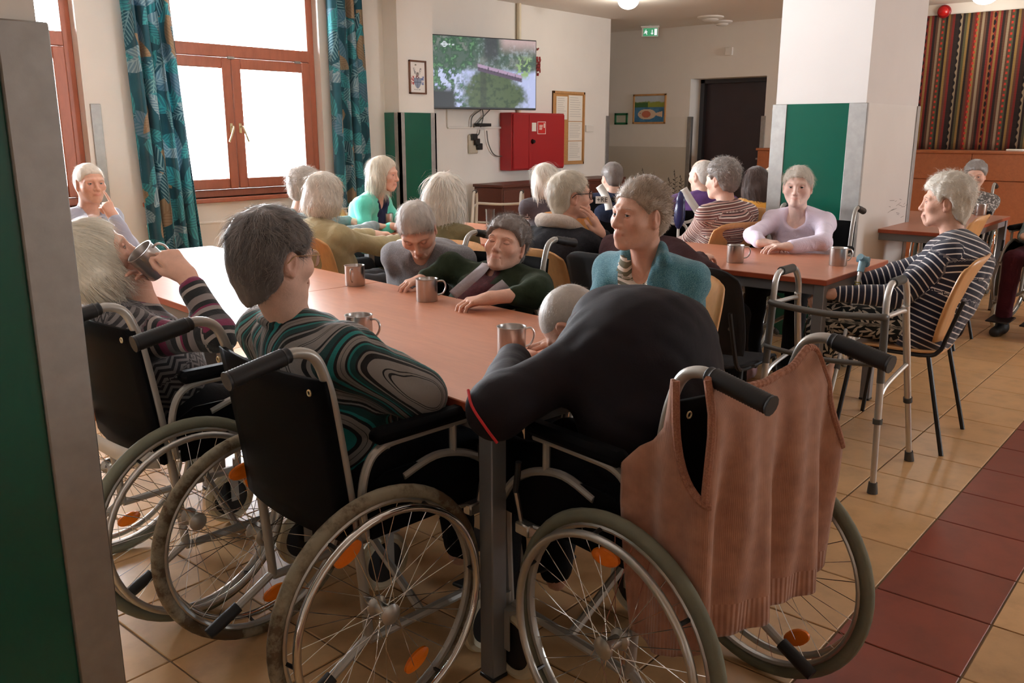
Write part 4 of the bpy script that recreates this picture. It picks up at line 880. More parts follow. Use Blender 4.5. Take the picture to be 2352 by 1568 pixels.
HWHITE = hair_mat('white_hair', srgb(216, 209, 197), .25); HCREAM = hair_mat('cream_white_hair', srgb(214, 206, 189), .25); HGREY = hair_mat('grey_hair', srgb(142, 134, 128), .35); HDGREY = hair_mat('dark_grey_hair', srgb(112, 103, 98), .5); HBGREY = hair_mat('brown_grey_hair', srgb(166, 149, 132), .4); HBROWN = hair_mat('brown_hair', srgb(58, 36, 26), .45, .7); HLGREY = hair_mat('light_grey_hair', srgb(180, 173, 165), .35); HSILV = hair_mat('silver_blond_hair', srgb(198, 188, 170), .3)
def cloth(name, c, rough=.9, var=.12, vs=14, bump=.35, bs=220, sheen=.25, ribs=0):
    if name in MATS: return MATS[name]
    t = NT(name); v = t.coord('Object'); n = t.noise(v, vs, 4, .6); t.base(t.ramp(n, [(.3, tuple(x*(1-var) for x in c)), (.7, tuple(min(1, x*(1+var)) for x in c))])); t.b.inputs['Roughness'].default_value = rough
    t.b.inputs['Sheen Weight'].default_value = sheen*min(1, 4*sum(c)/3); t.b.inputs['Sheen Roughness'].default_value = .6; t.b.inputs['Specular IOR Level'].default_value = .12; t.bump(t.math('ADD', t.math('MULTIPLY', t.noise(v, bs, 3), .22), t.noise(v, 11, 3, .55, 1.6)), bump*1.3, .011); MATS[name] = t.m; return t.m
def stripes(name, cols, period, axis=0, wob=0., rough=.9, zig=0.):
    """bands along the garment's own length (UV x) or round it (UV y)"""
    t = NT(name); v = t.coord('UV'); sx = t.n('ShaderNodeSeparateXYZ'); t.l(v, sx.inputs[0]); x = sx.outputs[axis]; y = sx.outputs[1-axis]
    if zig: x = t.math('ADD', x, t.math('MULTIPLY', t.math('PINGPONG', y, zig), .9))
    if wob: x = t.math('ADD', x, t.math('MULTIPLY', t.math('SUBTRACT', t.noise(v, 5.5, 1), .5), wob))
    f = t.math('FRACT', t.math('DIVIDE', x, period)); n = len(cols); tot = sum(c[1] for c in cols); st = []; a = 0
    for c, w in cols: st.append((a/tot, c)); a += w
    t.base(t.ramp(f, st, 'CONSTANT')); t.b.inputs['Roughness'].default_value = rough; t.b.inputs['Sheen Weight'].default_value = .2; vo = t.coord('Object'); t.bump(t.math('ADD', t.math('MULTIPLY', t.noise(vo, 220, 3), .2), t.noise(vo, 11, 3, .55, 1.6)), .4, .011); MATS[name] = t.m; return t.m

# ------------------------------------------------------------------ head
def head_prims(o):
    P = [el((-.014, 0, .030), (.094, .0755, .083), .01), el((.028, 0, -.030), (.056, .060, .082), .035), el((.0, 0, -.02), (.075, .068, .06), .03)]
    for s in (1, -1):
        P += [rc((-.012, s*.050, -.052), (.060, s*.016, -.098), .020, .018, .03), rc((.084, s*.012, .020), (.066, s*.050, .016), .011, .009, .014), el((.056, s*.047, -.026), (.022, .020, .020), .025)]
    P += [el((.072, 0, -.098), (.017, .020, .016), .02), rc((.084, 0, -.07), (.070, 0, -.055), .018, .022, .02)]
    for s in (1, -1):
        P += [el((.100, s*.033, -.001), (.020, .021, .014), .014, op='s'), el((.069, s*.032, -.001), .0128 if o.get('closed') else .0118, .006)]
        P += [rc((.078, s*.030, -.016), (.070, s*.046, -.014), .0055, .005, .01)]
    P += [rc((.085, 0, .012), (.1045, 0, -.033), .0072, .0098, .012), el((.104, 0, -.035), (.0115, .0115, .010), .008)]
    for s in (1, -1): P += [el((.093, s*.0125, -.040), (.011, .0085, .0085), .006), el((.099, s*.0062, -.0475), (.006, .0034, .005), .003, op='s')]
    P += [el((.0860, 0, -.0605), (.0085, .0235, .0054), .007), el((.0845, 0, -.0735), (.0088, .0205, .0058), .007), rc((.0955, .0, -.0672), (.081, .026, -.070), .0016, .002, .004, op='s'), rc((.0955, .0, -.0672), (.081, -.026, -.070), .0016, .002, .004, op='s')]
    for s in (1, -1): P += [rc((.095, s*.019, -.044), (.083, s*.034, -.078), .0024, .002, .008, op='s'), rc((.083, s*.028, -.072), (.074, s*.028, -.092), .0018, .0014, .007, op='s')]
    for s in (1, -1):
        Re = np.array(Euler((0, math.radians(12), math.radians(s*18))).to_matrix())
        P += [el((-.012, s*.0785, -.010), (.0185, .0085, .032), .004, Re), el((-.008, s*.088, -.006), (.0105, .0065, .020), .004, Re, op='s'), el((-.004, s*.080, -.036), (.009, .006, .010), .006)]
    return P
def lids(S, c, s, o, m_skin, closed):
    r = .0148; th = np.linspace(-1.15, 1.15, 15)
    up = o.get('lid', .30); lo_ = -.28
    if closed: up = -.20; lo_ = -.16
    for e0, e1 in ((up, 1.35), (lo_, -1.2)):
        rows = []
        for k in range(7):
            t = k/6; el_ = e0*np.cos(th*1.25)+(-.04)+(e1-e0*np.cos(th*1.25))*t; rr = r*(1 if k else .965); rows.append(np.stack([rr*np.cos(el_)*np.cos(th), rr*np.cos(el_)*np.sin(th), rr*np.sin(el_)], 1))
        V = np.concatenate(rows)+c; F = grid_faces(7, 15)
        if e1 < 0: F = F[:, ::-1]
        S.add(V, F, m_skin, np.full(len(V), .25))
    el_ = up*np.cos(th*1.25)-.045; ring = np.stack([1.03*r*np.cos(el_)*np.cos(th), 1.03*r*np.cos(el_)*np.sin(th), 1.03*r*np.sin(el_)], 1)+c; w = V3(0.0004, 0, .0009)
    S.add(np.concatenate([ring+w, ring-w]), grid_faces(2, 15)[:, ::-1], 4)
def eyeball(S, c, g):
    r = .0131; g = unit(g); u = unit(np.cross(g, (0, 0, 1))); w = np.cross(u, g); n = 16; ang = [0, .12, .24, .24001, .38, .52, .52001, .8, 1.1, 1.6]; V = []; M = []
    for a in ang: V += [c+r*(g*math.cos(a)+math.sin(a)*(u*math.cos(2*math.pi*k/n)+w*math.sin(2*math.pi*k/n))) for k in range(n)]
    F = grid_faces(len(ang), n, False, True)
    for i in range(len(ang)-1): M += [3 if i < 3 else (2 if i < 6 else 1)]*n
    S.add(V, F[:, ::-1], np.array(M))
def rot_head(yaw, pitch, roll):
    return np.array((Matrix.Rotation(math.radians(yaw), 3, 'Z') @ Matrix.Rotation(math.radians(-pitch), 3, 'Y') @ Matrix.Rotation(math.radians(roll), 3, 'X')))

def strands(V, F, n, L, dirf, lift, width, seed, curl=0, segs=4, spread=.3, grav=0., lsc=None, clump=.5, follow=.8, cmax=.4):
    """thin ribbons growing from a surface"""
    rg = np.random.default_rng(seed); a, b, c = V[F[:, 0]], V[F[:, 1]], V[F[:, 2]]; d = V[F[:, 3]]; ar = np.linalg.norm(np.cross(c-a, d-b), axis=1); i = rg.choice(len(F), n, p=ar/ar.sum())
    u = rg.random((n, 1)); v = rg.random((n, 1)); p = (a[i]*(1-u)+b[i]*u)*(1-v)+(d[i]*(1-u)+c[i]*u)*v; nr = np.cross(c-a, d-b)[i]; nr /= np.linalg.norm(nr, axis=1, keepdims=True)+1e-9
    dr = dirf(p, nr, rg); cl = np.stack([vnoise(p+q_, 52) for q_ in (0., 3.3, 7.1)], 1)*clump; dr = dr+cl*2.2; dr = dr-nr*(dr*nr).sum(1, keepdims=True); dr += rg.normal(0, spread, dr.shape); dr = dr-nr*(dr*nr).sum(1, keepdims=True)*.8; dr /= np.linalg.norm(dr, axis=1, keepdims=True)+1e-9
    side = np.cross(dr, nr); side /= np.linalg.norm(side, axis=1, keepdims=True)+1e-9; Ls = L*(.55+.7*rg.random((n, 1)))*(lsc(p)[:, None] if lsc else 1); lf = lift*(.3+1.4*rg.random((n, 1)))+np.clip(cl[:, :1]*1.3, -.06, cmax); ph = rg.random((n, 1))*6.28
    pts = []; q = p-nr*.003
    for k in range(segs+1):
        t = k/segs; w = width*(1-t*.85)
        off = side*np.sin(ph+t*5)*curl*t+nr*np.cos(ph+t*4)*curl*t*.6
        pts.append(np.stack([q+off+side*w/2, q+off-side*w/2], 1)); st = dr*(1-lf*.5)+nr*lf*(1-.5*t)+V3(0, 0, -1)*grav*t; q = q+st*Ls/segs
        nq = (q-V3(-.016, 0, .01))/V3(.095, .078, .09)**2; nq[:, 2] = np.where(q[:, 2] < -.01, nq[:, 2]*np.clip(1+(q[:, 2]+.01)*25, 0, 1), nq[:, 2]); nq /= np.linalg.norm(nq, axis=1, keepdims=True)+1e-9; nr = nq
        dr = dr-nq*np.maximum((dr*nq).sum(1, keepdims=True), 0)*follow-nq*follow*.25*(k/segs); dr /= np.linalg.norm(dr, axis=1, keepdims=True)+1e-9
    A = np.stack(pts, 1).reshape(-1, 3); base = np.arange(n)*(segs+1)*2; FF = []
    for k in range(segs): o = base+2*k; FF.append(np.stack([o, o+1, o+3, o+2], 1))
    return A, np.concatenate(FF)
def make_hair(C, R, hs, st, parent, res, near, seed):
    kind = st['kind']; vol = st.get('vol', .012); P = [el((-.016, 0, .030), (.094+vol, .0755+vol*.9, .083+vol), .01)]
    zc0, zc1 = st.get('nape', -.10), .0
    if kind in ('short', 'crew', 'spiky', 'curly'): P += [el((-.045, 0, -.02), (.062+vol*.8, .066+vol*.6, .07), .03)]
    if 'nape' in st: P += [el((-.048, 0, -.062), (.048+vol*.4, .056+vol*.4, .075), .03)]
    if kind == 'curly': P += [el((-.02, 0, .05), (.09+vol*1.2, .075+vol*1.3, .07+vol*1.3), .03)]
    if kind == 'bob': P += [el((-.022, s*.045, -.045), (.070+vol, .050+vol, .085), .04) for s in (1, -1)]+[el((-.05, 0, -.05), (.06+vol, .07+vol, .075), .04)]; zc0, zc1 = -.13, -.115
    if kind == 'long': P += [el((-.022, s*.05, -.06), (.066+vol, .046+vol, .10), .05) for s in (1, -1)]+[el((-.065, 0, -.10), (.055+vol, .085+vol, .13), .05)]; zc0, zc1 = -.24, -.15
    front = st.get('front', .0); FC, FR = V3(.090+front, 0, -.040), V3(.066, .074, .100)
    if kind in ('bob', 'long'): FC, FR = V3(.096+front, 0, -.050), V3(.064, .125, .112)
    P += [el(FC, FR, .014, op='s')]
    ears = kind not in ('bob', 'long'); EC, ER = V3(-.003, .096, -.022), V3(.031, .038, .048)
    if ears: P += [el(EC*V3(1, s, 1), ER, .008, op='s') for s in (1, -1)]
    if st.get('bald'): P += [el((.05, 0, .10), (.09, .055, .06), .02, op='s')]
    amp = st.get('rough', .006)
    def post(p, f):
        x, z = p[:, 0], p[:, 2]; zb = zc0+(zc1-zc0)*np.clip((x+.08)/.10, 0, 1)+(.055*np.clip((x-.022)/.045, 0, 1) if ears else 0); f = np.maximum(f, zb-z+.01*vnoise(p, 60))
        return f+amp*(vnoise(p*V3(1, 1, .45), 45)+.6*vnoise(p*V3(1, 1, .4), 110))
    h = res*1.4; V, F = surfnet(*field(P, h, post)); S = Soup(); tw = lambda q: (q*hs) @ R.T+C
    S.add(tw(V), F)
    wh = V3(-.055, 0, .115)
    fdir = V3(*st.get('flow', (0, 0, 0)))
    def dirf(p, nr, rg):
        d = p-wh; d[:, 2] *= .6; d = d/(np.linalg.norm(d, axis=1, keepdims=True)+1e-6)
        if kind in ('bob', 'long'): d = d*.5+V3(0, 0, -1.0)
        elif kind == 'curly': d = d+rg.normal(0, .7, d.shape)
        elif kind == 'spiky': d = d*V3(.3, .5, .3)+V3(-.6, 0, .5)*np.clip((p[:, 2:]+.02)/.06, 0, 1)+V3(-.5, 0, -.5)*np.clip((.04-p[:, 2:])/.06, 0, 1)
        return d+fdir
    n = int(st.get('n', 2600 if near else 700)); L = st.get('len', .045)
    A, Q = strands(V, F, n, L, dirf, st.get('lift', .25), (.0015 if near else .0032)*st.get('w', 1), seed, st.get('curl', .003), 4 if near else 3, st.get('spread', .25), 0, (lambda p: np.ones(len(p))) if kind in ('bob', 'long') else (lambda p: np.clip(.30+.70*(p[:, 2]+.07)/.12, .28, 1)*np.clip(1.2-p[:, 0]*9, .5, 1)), st.get('clump', .45), .2 if kind == 'spiky' else .85, .06 if kind in ('bob', 'long') else .30)
    sg = (4 if near else 3)+1; T3 = A.reshape(-1, sg*2, 3); bad = ((((T3-FC)/(FR*.86))**2).sum(-1) < 1).any(1)
    if ears:
        for s_ in (1, -1): bad |= ((((T3-EC*V3(1, s_, 1))/(ER*.95))**2).sum(-1) < 1).any(1)
    keep = np.where(~bad)[0]; A = T3[keep].reshape(-1, 3); base = np.arange(len(keep))*sg*2; Q = np.concatenate([np.stack([base+2*k, base+2*k+1, base+2*k+3, base+2*k+2], 1) for k in range(sg-1)])
    S.add(tw(A), Q)
    # eyebrows
    brows = [V3(.0885, s*.012, .016)*(1-t)+V3(.072, s*.050, .015)*t+V3(0.004*math.sin(3.1*t), 0, .005*math.sin(3.1*t)) for s in (1, -1) for t in np.linspace(0, 1, 26 if near else 10)]
    b = np.array(brows); rg = np.random.default_rng(seed); k = len(b); tip = b+np.stack([rg.normal(.002, .001, k), np.sign(b[:, 1])*.007, rg.normal(.002, .0015, k)], 1); wv = V3(0, 0, .0011 if near else .002)
    S.add(tw(np.stack([b-wv, b+wv, tip+wv*.3, tip-wv*.3], 1).reshape(-1, 3)), np.arange(4*k).reshape(-1, 4))
    return S.build('hair', [st['m']], parent)

# ------------------------------------------------------------------ hands
def hand(S, wrist, elbow, d, nrm, side, curl, h, tb=.5, spread=1.0, sleeve=.30, sc=.95):
    d = unit(d); nrm = np.array(nrm, float); nrm = unit(nrm-d*(nrm @ d)); y = np.cross(nrm, d)*(1 if side == 'R' else -1); R = np.stack([d, y, nrm], 1)
    e = (R.T @ (np.array(elbow)-wrist))/sc; fa = unit(e)*min(np.linalg.norm(e), sleeve*.5/sc)
    P = [rc((0, 0, 0), fa, .0255, .033, .02, (V3(0, 1, 0), 1.15)), rc((.0, 0, 0), (.03, 0, 0), .021, .022, .02, (V3(0, 1, 0), 1.25))]
    roots = [(.088, .030, .002), (.092, .010, .004), (.087, -.010, .003), (.078, -.028, 0)]; lens = [(.040, .025, .020), (.045, .028, .021), (.041, .026, .020), (.032, .020, .018)]; rad = [.0088, .0090, .0086, .0078]
    cu = curl if hasattr(curl[0], '__len__') else [curl]*4
    for f in range(4):
        r0 = V3(*roots[f]); P.append(rc((.012, r0[1]*.5, 0), r0, .0135, .0112, .014)); a = 0; p = r0; sp = (1.5-f)*.09*spread
        for j in range(3):
            a += math.radians(cu[f][j]); q = p+lens[f][j]*V3(math.cos(a)*math.cos(sp), math.cos(a)*math.sin(sp), -math.sin(a)); P.append(rc(p, q, rad[f]*(1-.10*j), rad[f]*(1-.10*(j+1)), .0035)); p = q
    t0, t1 = V3(.022, .024, -.006), V3(.052, .046-.012*tb, -.014-.012*tb); t2 = t1+.030*unit(V3(1, .5-1.0*tb, -.35*tb)); t3 = t2+.024*unit(V3(1, .25-1.1*tb, -.5*tb))
    P += [rc(t0, t1, .016, .0115, .014), rc(t1, t2, .0108, .0098, .004), rc(t2, t3, .0098, .0080, .004), el((.035, .0, -.008), (.036, .032, .012), .012)]
    V, F = surfnet(*field(P, h/sc)); tint = np.clip((V[:, 0]-.095)/.06, 0, 1)*.22
    S.add((V*sc) @ R.T+wrist, F, 0, tint)

def ik(a, w, l1, l2, pole):
    v = w-a; L = np.linalg.norm(v); Lc = min(L, (l1+l2)*.995); u = v/L; x = (Lc*Lc+l1*l1-l2*l2)/(2*Lc); hgt = math.sqrt(max(l1*l1-x*x, 1e-6)); p = np.array(pole, float); p = unit(p-u*(p @ u))
    return a+u*x+p*hgt, a+u*Lc
def limb_uv(V, prims, scale_around=1.0):
    ds = np.stack([p_eval(q, V) for q in prims], 1); k = ds.argmin(1); uv = np.zeros((len(V), 2))
    for i, q in enumerate(prims):
        m = k == i
        if not m.any(): continue
        a, b = q['a'], q['b']; ba = b-a; L = np.linalg.norm(ba); u = ba/L; w = V[m]-a; t = w @ u
        if 'fr' in q: e1, e2 = q['fr']
        else:
            e1 = unit(np.cross(u, (0, 0, 1)) if abs(u[2]) < .95 else np.cross(u, (1, 0, 0))); e2 = np.cross(u, e1)
        an = np.arctan2(w @ e2, w @ e1)
        if 'ua' in q: t = (V[m]-q['ua'][0]) @ q['ua'][1]
        uv[m, 0] = q.get('u0', 0)+t; uv[m, 1] = an*q['ra']
    return uv, k
_ROT = np.array(Euler((.5, .4, .7)).to_matrix())
def person(label, seat, az, head, face, hair, top, trousers, wr=None, hs=.96, neck=None, sw=.165, girth=1.0, res=.0075, near=True, skin=None, eyes=True, lean=None, bottoms='trousers', shoes=None, seat_z=.56, zones=None, sleeve_m=None, tops=None, collar=.0, bust=True, feet=None, gaze=(1, 0, 0), closed=False, bare=None, folds=.0065, legs=True, seed=1, cuff=None, extra=None, poles=None, hands=True, lid=.30, arms='LR', knees=None, nk=.066, neckl=.015, neckr=.050, lod=None, shoff=None):
    skin = skin or SKIN; near_h = lod or (.0032 if near else .0066)
    C = np.array(head if len(head) == 3 and abs(head[0]) < 50 else pd(*head), float); R = rot_head(*face); a = math.radians(az); f = V3(math.cos(a), math.sin(a), 0); l = V3(-math.sin(a), math.cos(a), 0)
    root = thing('person', label, 'person', (seat[0], seat[1], 0)); off = V3(seat[0], seat[1], 0)
    Pv = V3(seat[0], seat[1], seat_z); nb = np.array(neck, float) if neck is not None else C+R @ V3(-.030, 0, -.095)*hs+V3(0, 0, -nk)-f*.015
    mid = (Pv+nb)/2; sp_dir = unit(nb-Pv); back = lean if lean is not None else .045
    perp = unit(f-sp_dir*(f @ sp_dir)); waist = Pv+(nb-Pv)*.36-perp*back*.8; ch = Pv+(nb-Pv)*.70-perp*back; s = unit(nb-ch); ft = unit(f-s*(f @ s)); up = nb-s*.075
    sh = {'L': nb-s*.070+l*sw, 'R': nb-s*.070-l*sw}
    for k_ in (shoff or {}): sh[k_] = sh[k_]+shoff[k_]
    g = girth; sqt = (l, 1.38)
    tp = [rc(Pv-V3(0, 0, .03), waist, .120*g, .118*g, .05, sqt), rc(waist, ch, .118*g, .118*g, .05, sqt), rc(ch, up, .118*g, .080, .05, (l, 1.45)), rc(sh['L'], sh['R'], .060, .060, .05)]
    for q, u0 in zip(tp[:3], (0, np.linalg.norm(waist-Pv)+.0, np.linalg.norm(waist-Pv)+np.linalg.norm(ch-waist))): q['u0'] = u0; q['fr'] = (ft, l); 
    tp[3]['u0'] = tp[2]['u0']; tp[3]['ua'] = (ch, s); tp[3]['fr'] = (ft, l)
    torso_idx = [0, 1, 2]
    for k in 'LR': tp.append(rc(nb-s*.022, sh[k]-s*.005, .050, .050, .04))
    ex = [el(waist+ft*.055*g, (.10*g, .10*g, .10*g), .06)]
    if bust: ex += [el(ch+ft*.085*g-s*.035+sg*l*.07, (.055, .055, .06), .045) for sg in (1, -1)]
    arms_p = []; W = {}; E = {}
    for k in 'LR':
        sg = 1 if k == 'L' else -1
        default = dict(w=Pv+f*.30+l*sg*.10+V3(0, 0, .12), d=f*.6-l*sg*.8, n=V3(0, 0, 1), curl=(30, 40, 25))
        q = dict(default); q.update((wr or {}).get(k, {})); w = np.array(q['w'], float)
        pole = q.get('pole', l*sg*.25+V3(0, 0, -1)-f*.25)
        if 'e' in q: e = np.array(q['e'], float)
        else: e, w = ik(sh[k], w, .285, .245, pole)
        W[k], E[k] = w, e; q['w'] = w; cf = w+unit(e-w)*(q.get('cuff', .015)); r1 = .055*g**.5
        u1 = np.linalg.norm(e-sh[k])
        arms_p += [rc(sh[k]-s*.01, e, .056*min(1, g), r1*.88*min(1, g), .035), rc(e, cf, r1*.90, .039, .03)]; arms_p[-2]['u0'] = .0; arms_p[-1]['u0'] = u1
        if (wr or {}).get(k): wr[k].update(q)
        else: wr = dict(wr or {}); wr[k] = q
    allp = tp+ex+arms_p+(extra(dict(nb=nb, ch=ch, s=s, ft=ft, l=l, sh=sh, E=E, W=W, waist=waist, Pv=Pv, f=f, C=C, R=R)) if extra else [])
    allp.append(rc(nb+s*.07-ft*.01, nb+ft*.055-s*neckl, neckr+.006, neckr, .016, op='s'))
    if collar: 
        c0 = nb-s*.004; allp += [rc(c0+.066*(ft*math.cos(q)+l*math.sin(q))+s*(-.022*math.cos(q)), c0+.066*(ft*math.cos(q+.53)+l*math.sin(q+.53))+s*(-.022*math.cos(q+.53)), collar, collar, .012) for q in np.arange(0, 6.28, .5236)]
    fa = folds
    def wr_post(p, F_):
        q = p-off; n1 = vnoise(q @ _ROT*V3(1, .35, 1)+seed*3.1, 19); n2 = vnoise(q*V3(1, 1, .5)+seed*1.7, 36); return F_+fa*(1-4*np.abs(n1))*.7+fa*.45*n2
    V, F = surfnet(*field(allp, res, wr_post)); uvp = tp[:4]+arms_p; uv, kk = limb_uv(V, uvp)
    mats = tops or [top]; mi = None
    if sleeve_m is not None: mats = [top, sleeve_m]; fk = kk[F[:, 0]]; mi = (fk >= 4).astype(int)
    if zones is not None:
        fc = V[F].mean(1); loc = np.stack([(fc-ch) @ ft, (fc-ch) @ l, (fc-ch) @ s], 1); mi = zones(loc, kk[F[:, 0]] >= 4, np.zeros(len(F), int) if mi is None else mi)
    np_mesh('top_garment', V-off, F, mats, root, mi, uv)
    # legs
    K = {}; A = {}
    for k in 'LR':
        sg = 1 if k == 'L' else -1; hip = Pv+l*sg*.085-V3(0, 0, .02); kn = np.array(knees[k]) if knees else hip+f*.42+l*sg*.03+V3(0, 0, .0); kn[2] = kn[2] if knees else .53; an = np.array(feet[k], float) if feet else kn+f*.04+V3(0, 0, 0); 
        if not feet: an[2] = .14 if seat_z > .575 else .09
        K[k], A[k] = (hip, kn), an
    if legs and trousers is not None:
        lp = []
        for k in 'LR':
            hip, kn = K[k]; e_ = A[k] if bottoms == 'trousers' else kn+(A[k]-kn)*.45; m_ = 1.0 if bottoms == 'trousers' else 1.12; rr = (.088*m_, .066*m_, .052*m_*(1 if bottoms == 'trousers' else 1.35))
            lp += [rc(hip, kn, rr[0], rr[1], .04), rc(kn, e_+V3(0, 0, .02), rr[1], rr[2], .02)]; lp[-1]['u0'] = .44
        lp += [rc(K['L'][0], K['R'][0], .105, .105, .04)]
        V, F = surfnet(*field(lp, res*1.7, lambda p, F_: F_+.008*(1-4*np.abs(vnoise(p-off+seed, 15)))*.6)); uv, _ = limb_uv(V, lp); np_mesh('trousers' if bottoms == 'trousers' else 'skirt', V-off, F, [trousers], root, None, uv)
        if shoes is not None:
            for k in 'LR':
                an = A[k]; fd = unit((an-K[k][1])*V3(1, 1, 0)*.3+f); zb = an[2]-.085
                P = [rc(an+V3(0, 0, -.045)-fd*.02, an+fd*.13+V3(0, 0, -.058), .040, .034, .03), rc(an+V3(0, 0, -.01), an+V3(0, 0, -.05), .042, .040, .02)]
                V, F = surfnet(*field(P, .008, lambda p, F_: np.maximum(F_, zb-p[:, 2]))); np_mesh('shoe', V-off, F, [shoes], root)
    # skin: head, neck, hands, with the body beneath the clothes as one surface
    S = Soup(); Ri = R.T; hp = head_prims(dict(closed=closed)); nl = Ri @ (nb-s*.05-C)/hs
    hp.append(rc((-.022, 0, -.055), nl, .052 if bust else .058, .056 if bust else .062, .03)); 
    for sg in (1, -1): hp.append(rc((-.02, sg*.045, -.05), nl+Ri @ (ft*.05+l*sg*.012)/hs, .010, .010, .015))
    Vh, Fh = surfnet(*field(hp, near_h)); x, y, z = Vh.T
    tint = .75*np.exp(-((np.abs(z+.067)/.0085)**2+(y/.022)**4))*(x > .074)+.30*np.exp(-((x-.106)**2+y**2+(z+.038)**2)/.00025)+.28*(np.abs(y) > .074)*(np.abs(x+.01) < .03)*(z < .03)*(z > -.05)+.22*np.exp(-((np.abs(y)-.046)**2+(z+.026)**2)/.0005)*(x > .04)+.30*np.exp(-(((np.abs(y)-.033)/.02)**2+((z+.004)/.014)**2))*(x > .05)
    S.add((Vh*hs) @ R.T+C-off, Fh, 0, tint)
    if eyes:
        for sg in (1, -1):
            e = Soup(); c = V3(.0715, sg*.032, -.001)
            if not closed: eyeball(e, c, gaze)
            lids(e, c, sg, dict(lid=lid), 0, closed)
            for v_, f_, m_, t_ in zip(e.V, e.F, e.M, e.T): S.V.append((v_*hs) @ R.T+C-off); S.M.append(m_); S.T.append(t_)
            base = S.n
            for f_ in e.F: S.F.append(np.where(f_ >= 0, f_+base, f_))
            S.n += e.n
    for k in 'LR':
        q = wr[k]
        if hands and k in arms: hand(S, W[k]-off, E[k]-off, q['d'], q['n'], k, q['curl'], .0036 if near else .006, q.get('tb', .5), q.get('spread', 1.), q.get('bare', .22))
    bp = [dict(q) for q in tp+arms_p]
    for k in 'LR': bp += [rc(K[k][0], K[k][1], .07, .05, .03), rc(K[k][1], A[k]+V3(0, 0, -.02), .05, .036, .02)]
    for q in bp[:len(tp+arms_p)]: q['ra'] = max(q['ra']-.026, .02); q['rb'] = max(q['rb']-.026, .018)
    Vb, Fb = surfnet(*field(bp, .018)); S.add(Vb-off, Fb, 0)
    S.build('body', [skin, EYEW, IRIS, PUPIL, LASH], root)
    make_hair(C-off, R*1.0, hs, hair, root, near_h*1.25, near, seed)
    return dict(root=root, C=C, R=R, hs=hs, off=off, W=W, E=E, sh=sh, nb=nb, ch=ch, s=s, ft=ft, l=l, K=K, A=A, f=f)
def glasses(p, m, r=.023, wire=.0011):
    t = MB(); tw = lambda q: (np.array(q)*p['hs']) @ p['R'].T+p['C']-p['off']
    for s in (1, -1):
        c = V3(.098, s*.034, -.004); t.tube([tw(c+V3(-.004*abs(math.cos(a)), r*1.08*math.cos(a), r*.92*math.sin(a))) for a in np.linspace(0, 2*math.pi, 24, endpoint=False)], wire, 6, closed=True)
        t.tube([tw(q) for q in ((.096, s*(.034+r), .004), (.085, s*.072, .008), (.0, s*.086, .010), (-.022, s*.084, -.008))], wire*1.1, 6)
    t.tube([tw(q) for q in smooth_path([(.098, .012, .0), (.104, 0, .004), (.098, -.012, .0)], 4)], wire, 6); g = t.build('glasses', m, p['root'])
    b = MB(); GL = glassmat() if 'lens' not in MATS else MATS['lens']; MATS['lens'] = GL
    for s in (1, -1): c = V3(.098, s*.034, -.004); b.poly([tw(c+V3(-.004*abs(math.cos(a)), r*1.05*math.cos(a), r*.9*math.sin(a))) for a in np.linspace(0, 2*math.pi, 20, endpoint=False)])
    b.build('lens_pair', GL, g, smooth=False)
# ------------------------------------------------------------------ clothing materials
BLK, GRY = srgb(22, 22, 24), srgb(128, 124, 122)
def swirl():
    t = NT('swirl_print_blouse'); v = t.coord('Object'); n = t.n('ShaderNodeTexNoise'); t.l(v, n.inputs['Vector']); n.inputs['Scale'].default_value = 3.2; n.inputs['Detail'].default_value = 0
    sx = t.n('ShaderNodeSeparateXYZ'); t.l(v, sx.inputs[0]); sn = t.n('ShaderNodeSeparateXYZ'); t.l(n.outputs['Color'], sn.inputs[0])
    x = t.math('ADD', t.math('MULTIPLY', sx.outputs[1], 3.2), t.math('MULTIPLY', sx.outputs[0], 1.7)); x = t.math('ADD', x, t.math('MULTIPLY', sn.outputs[0], 2.1)); x = t.math('ADD', x, t.math('MULTIPLY', sx.outputs[2], .5))
    T1_, T2_, G1, K = srgb(24, 128, 128), srgb(14, 62, 64), srgb(140, 136, 134), srgb(20, 20, 22)
    cols = [(K, .5), (T1_, .9), (K, .5), (T2_, 1.1), (G1, .35), (K, .3), (G1, 1.0), (K, .07), (G1, .16), (K, .07), (G1, .9), (K, .6), (G1, .3), (K, .3), (T2_, .8), (T1_, .4), (K, .4), (G1, .7), (K, .08), (G1, .6)]; tot = sum(c[1] for c in cols); a = 0; st = []
    for c, w in cols: st.append((a/tot, c)); a += w
    t.base(t.ramp(t.math('FRACT', t.math('MULTIPLY', x, 1.75)), st, 'CONSTANT')); t.b.inputs['Roughness'].default_value = .85; t.b.inputs['Sheen Weight'].default_value = .2; t.bump(t.math('ADD', t.math('MULTIPLY', t.noise(v, 260, 3), .2), t.noise(v, 11, 3, .55, 1.6)), .4, .011); return t.m
SWIRL = swirl()
MAG = srgb(112, 26, 66)
ZIG = stripes('zigzag_knit_vest', [(srgb(118, 114, 114), 1), (srgb(38, 37, 40), 1)], .020, 0, 0, .95, .022)
SLV1 = stripes('striped_knit_sleeve', [(srgb(120, 112, 110), 1), (BLK, 1.2), (srgb(150, 140, 134), .5), (BLK, .6), (MAG, 1.1), (srgb(80, 76, 78), .8), (BLK, .8), (srgb(140, 132, 128), .6), (MAG, .3), (BLK, .7)], .17, 0, .02)
NAVY = stripes('navy_white_stripe', [(srgb(24, 26, 46), 3.6), (srgb(222, 216, 212), 1)], .026)
BRSTR = stripes('brown_white_stripe', [(srgb(120, 78, 72), 2), (srgb(228, 214, 204), .8), (srgb(58, 40, 42), .7), (srgb(190, 150, 140), 1), (srgb(84, 56, 56), 1), (srgb(228, 214, 204), .6)], .044)
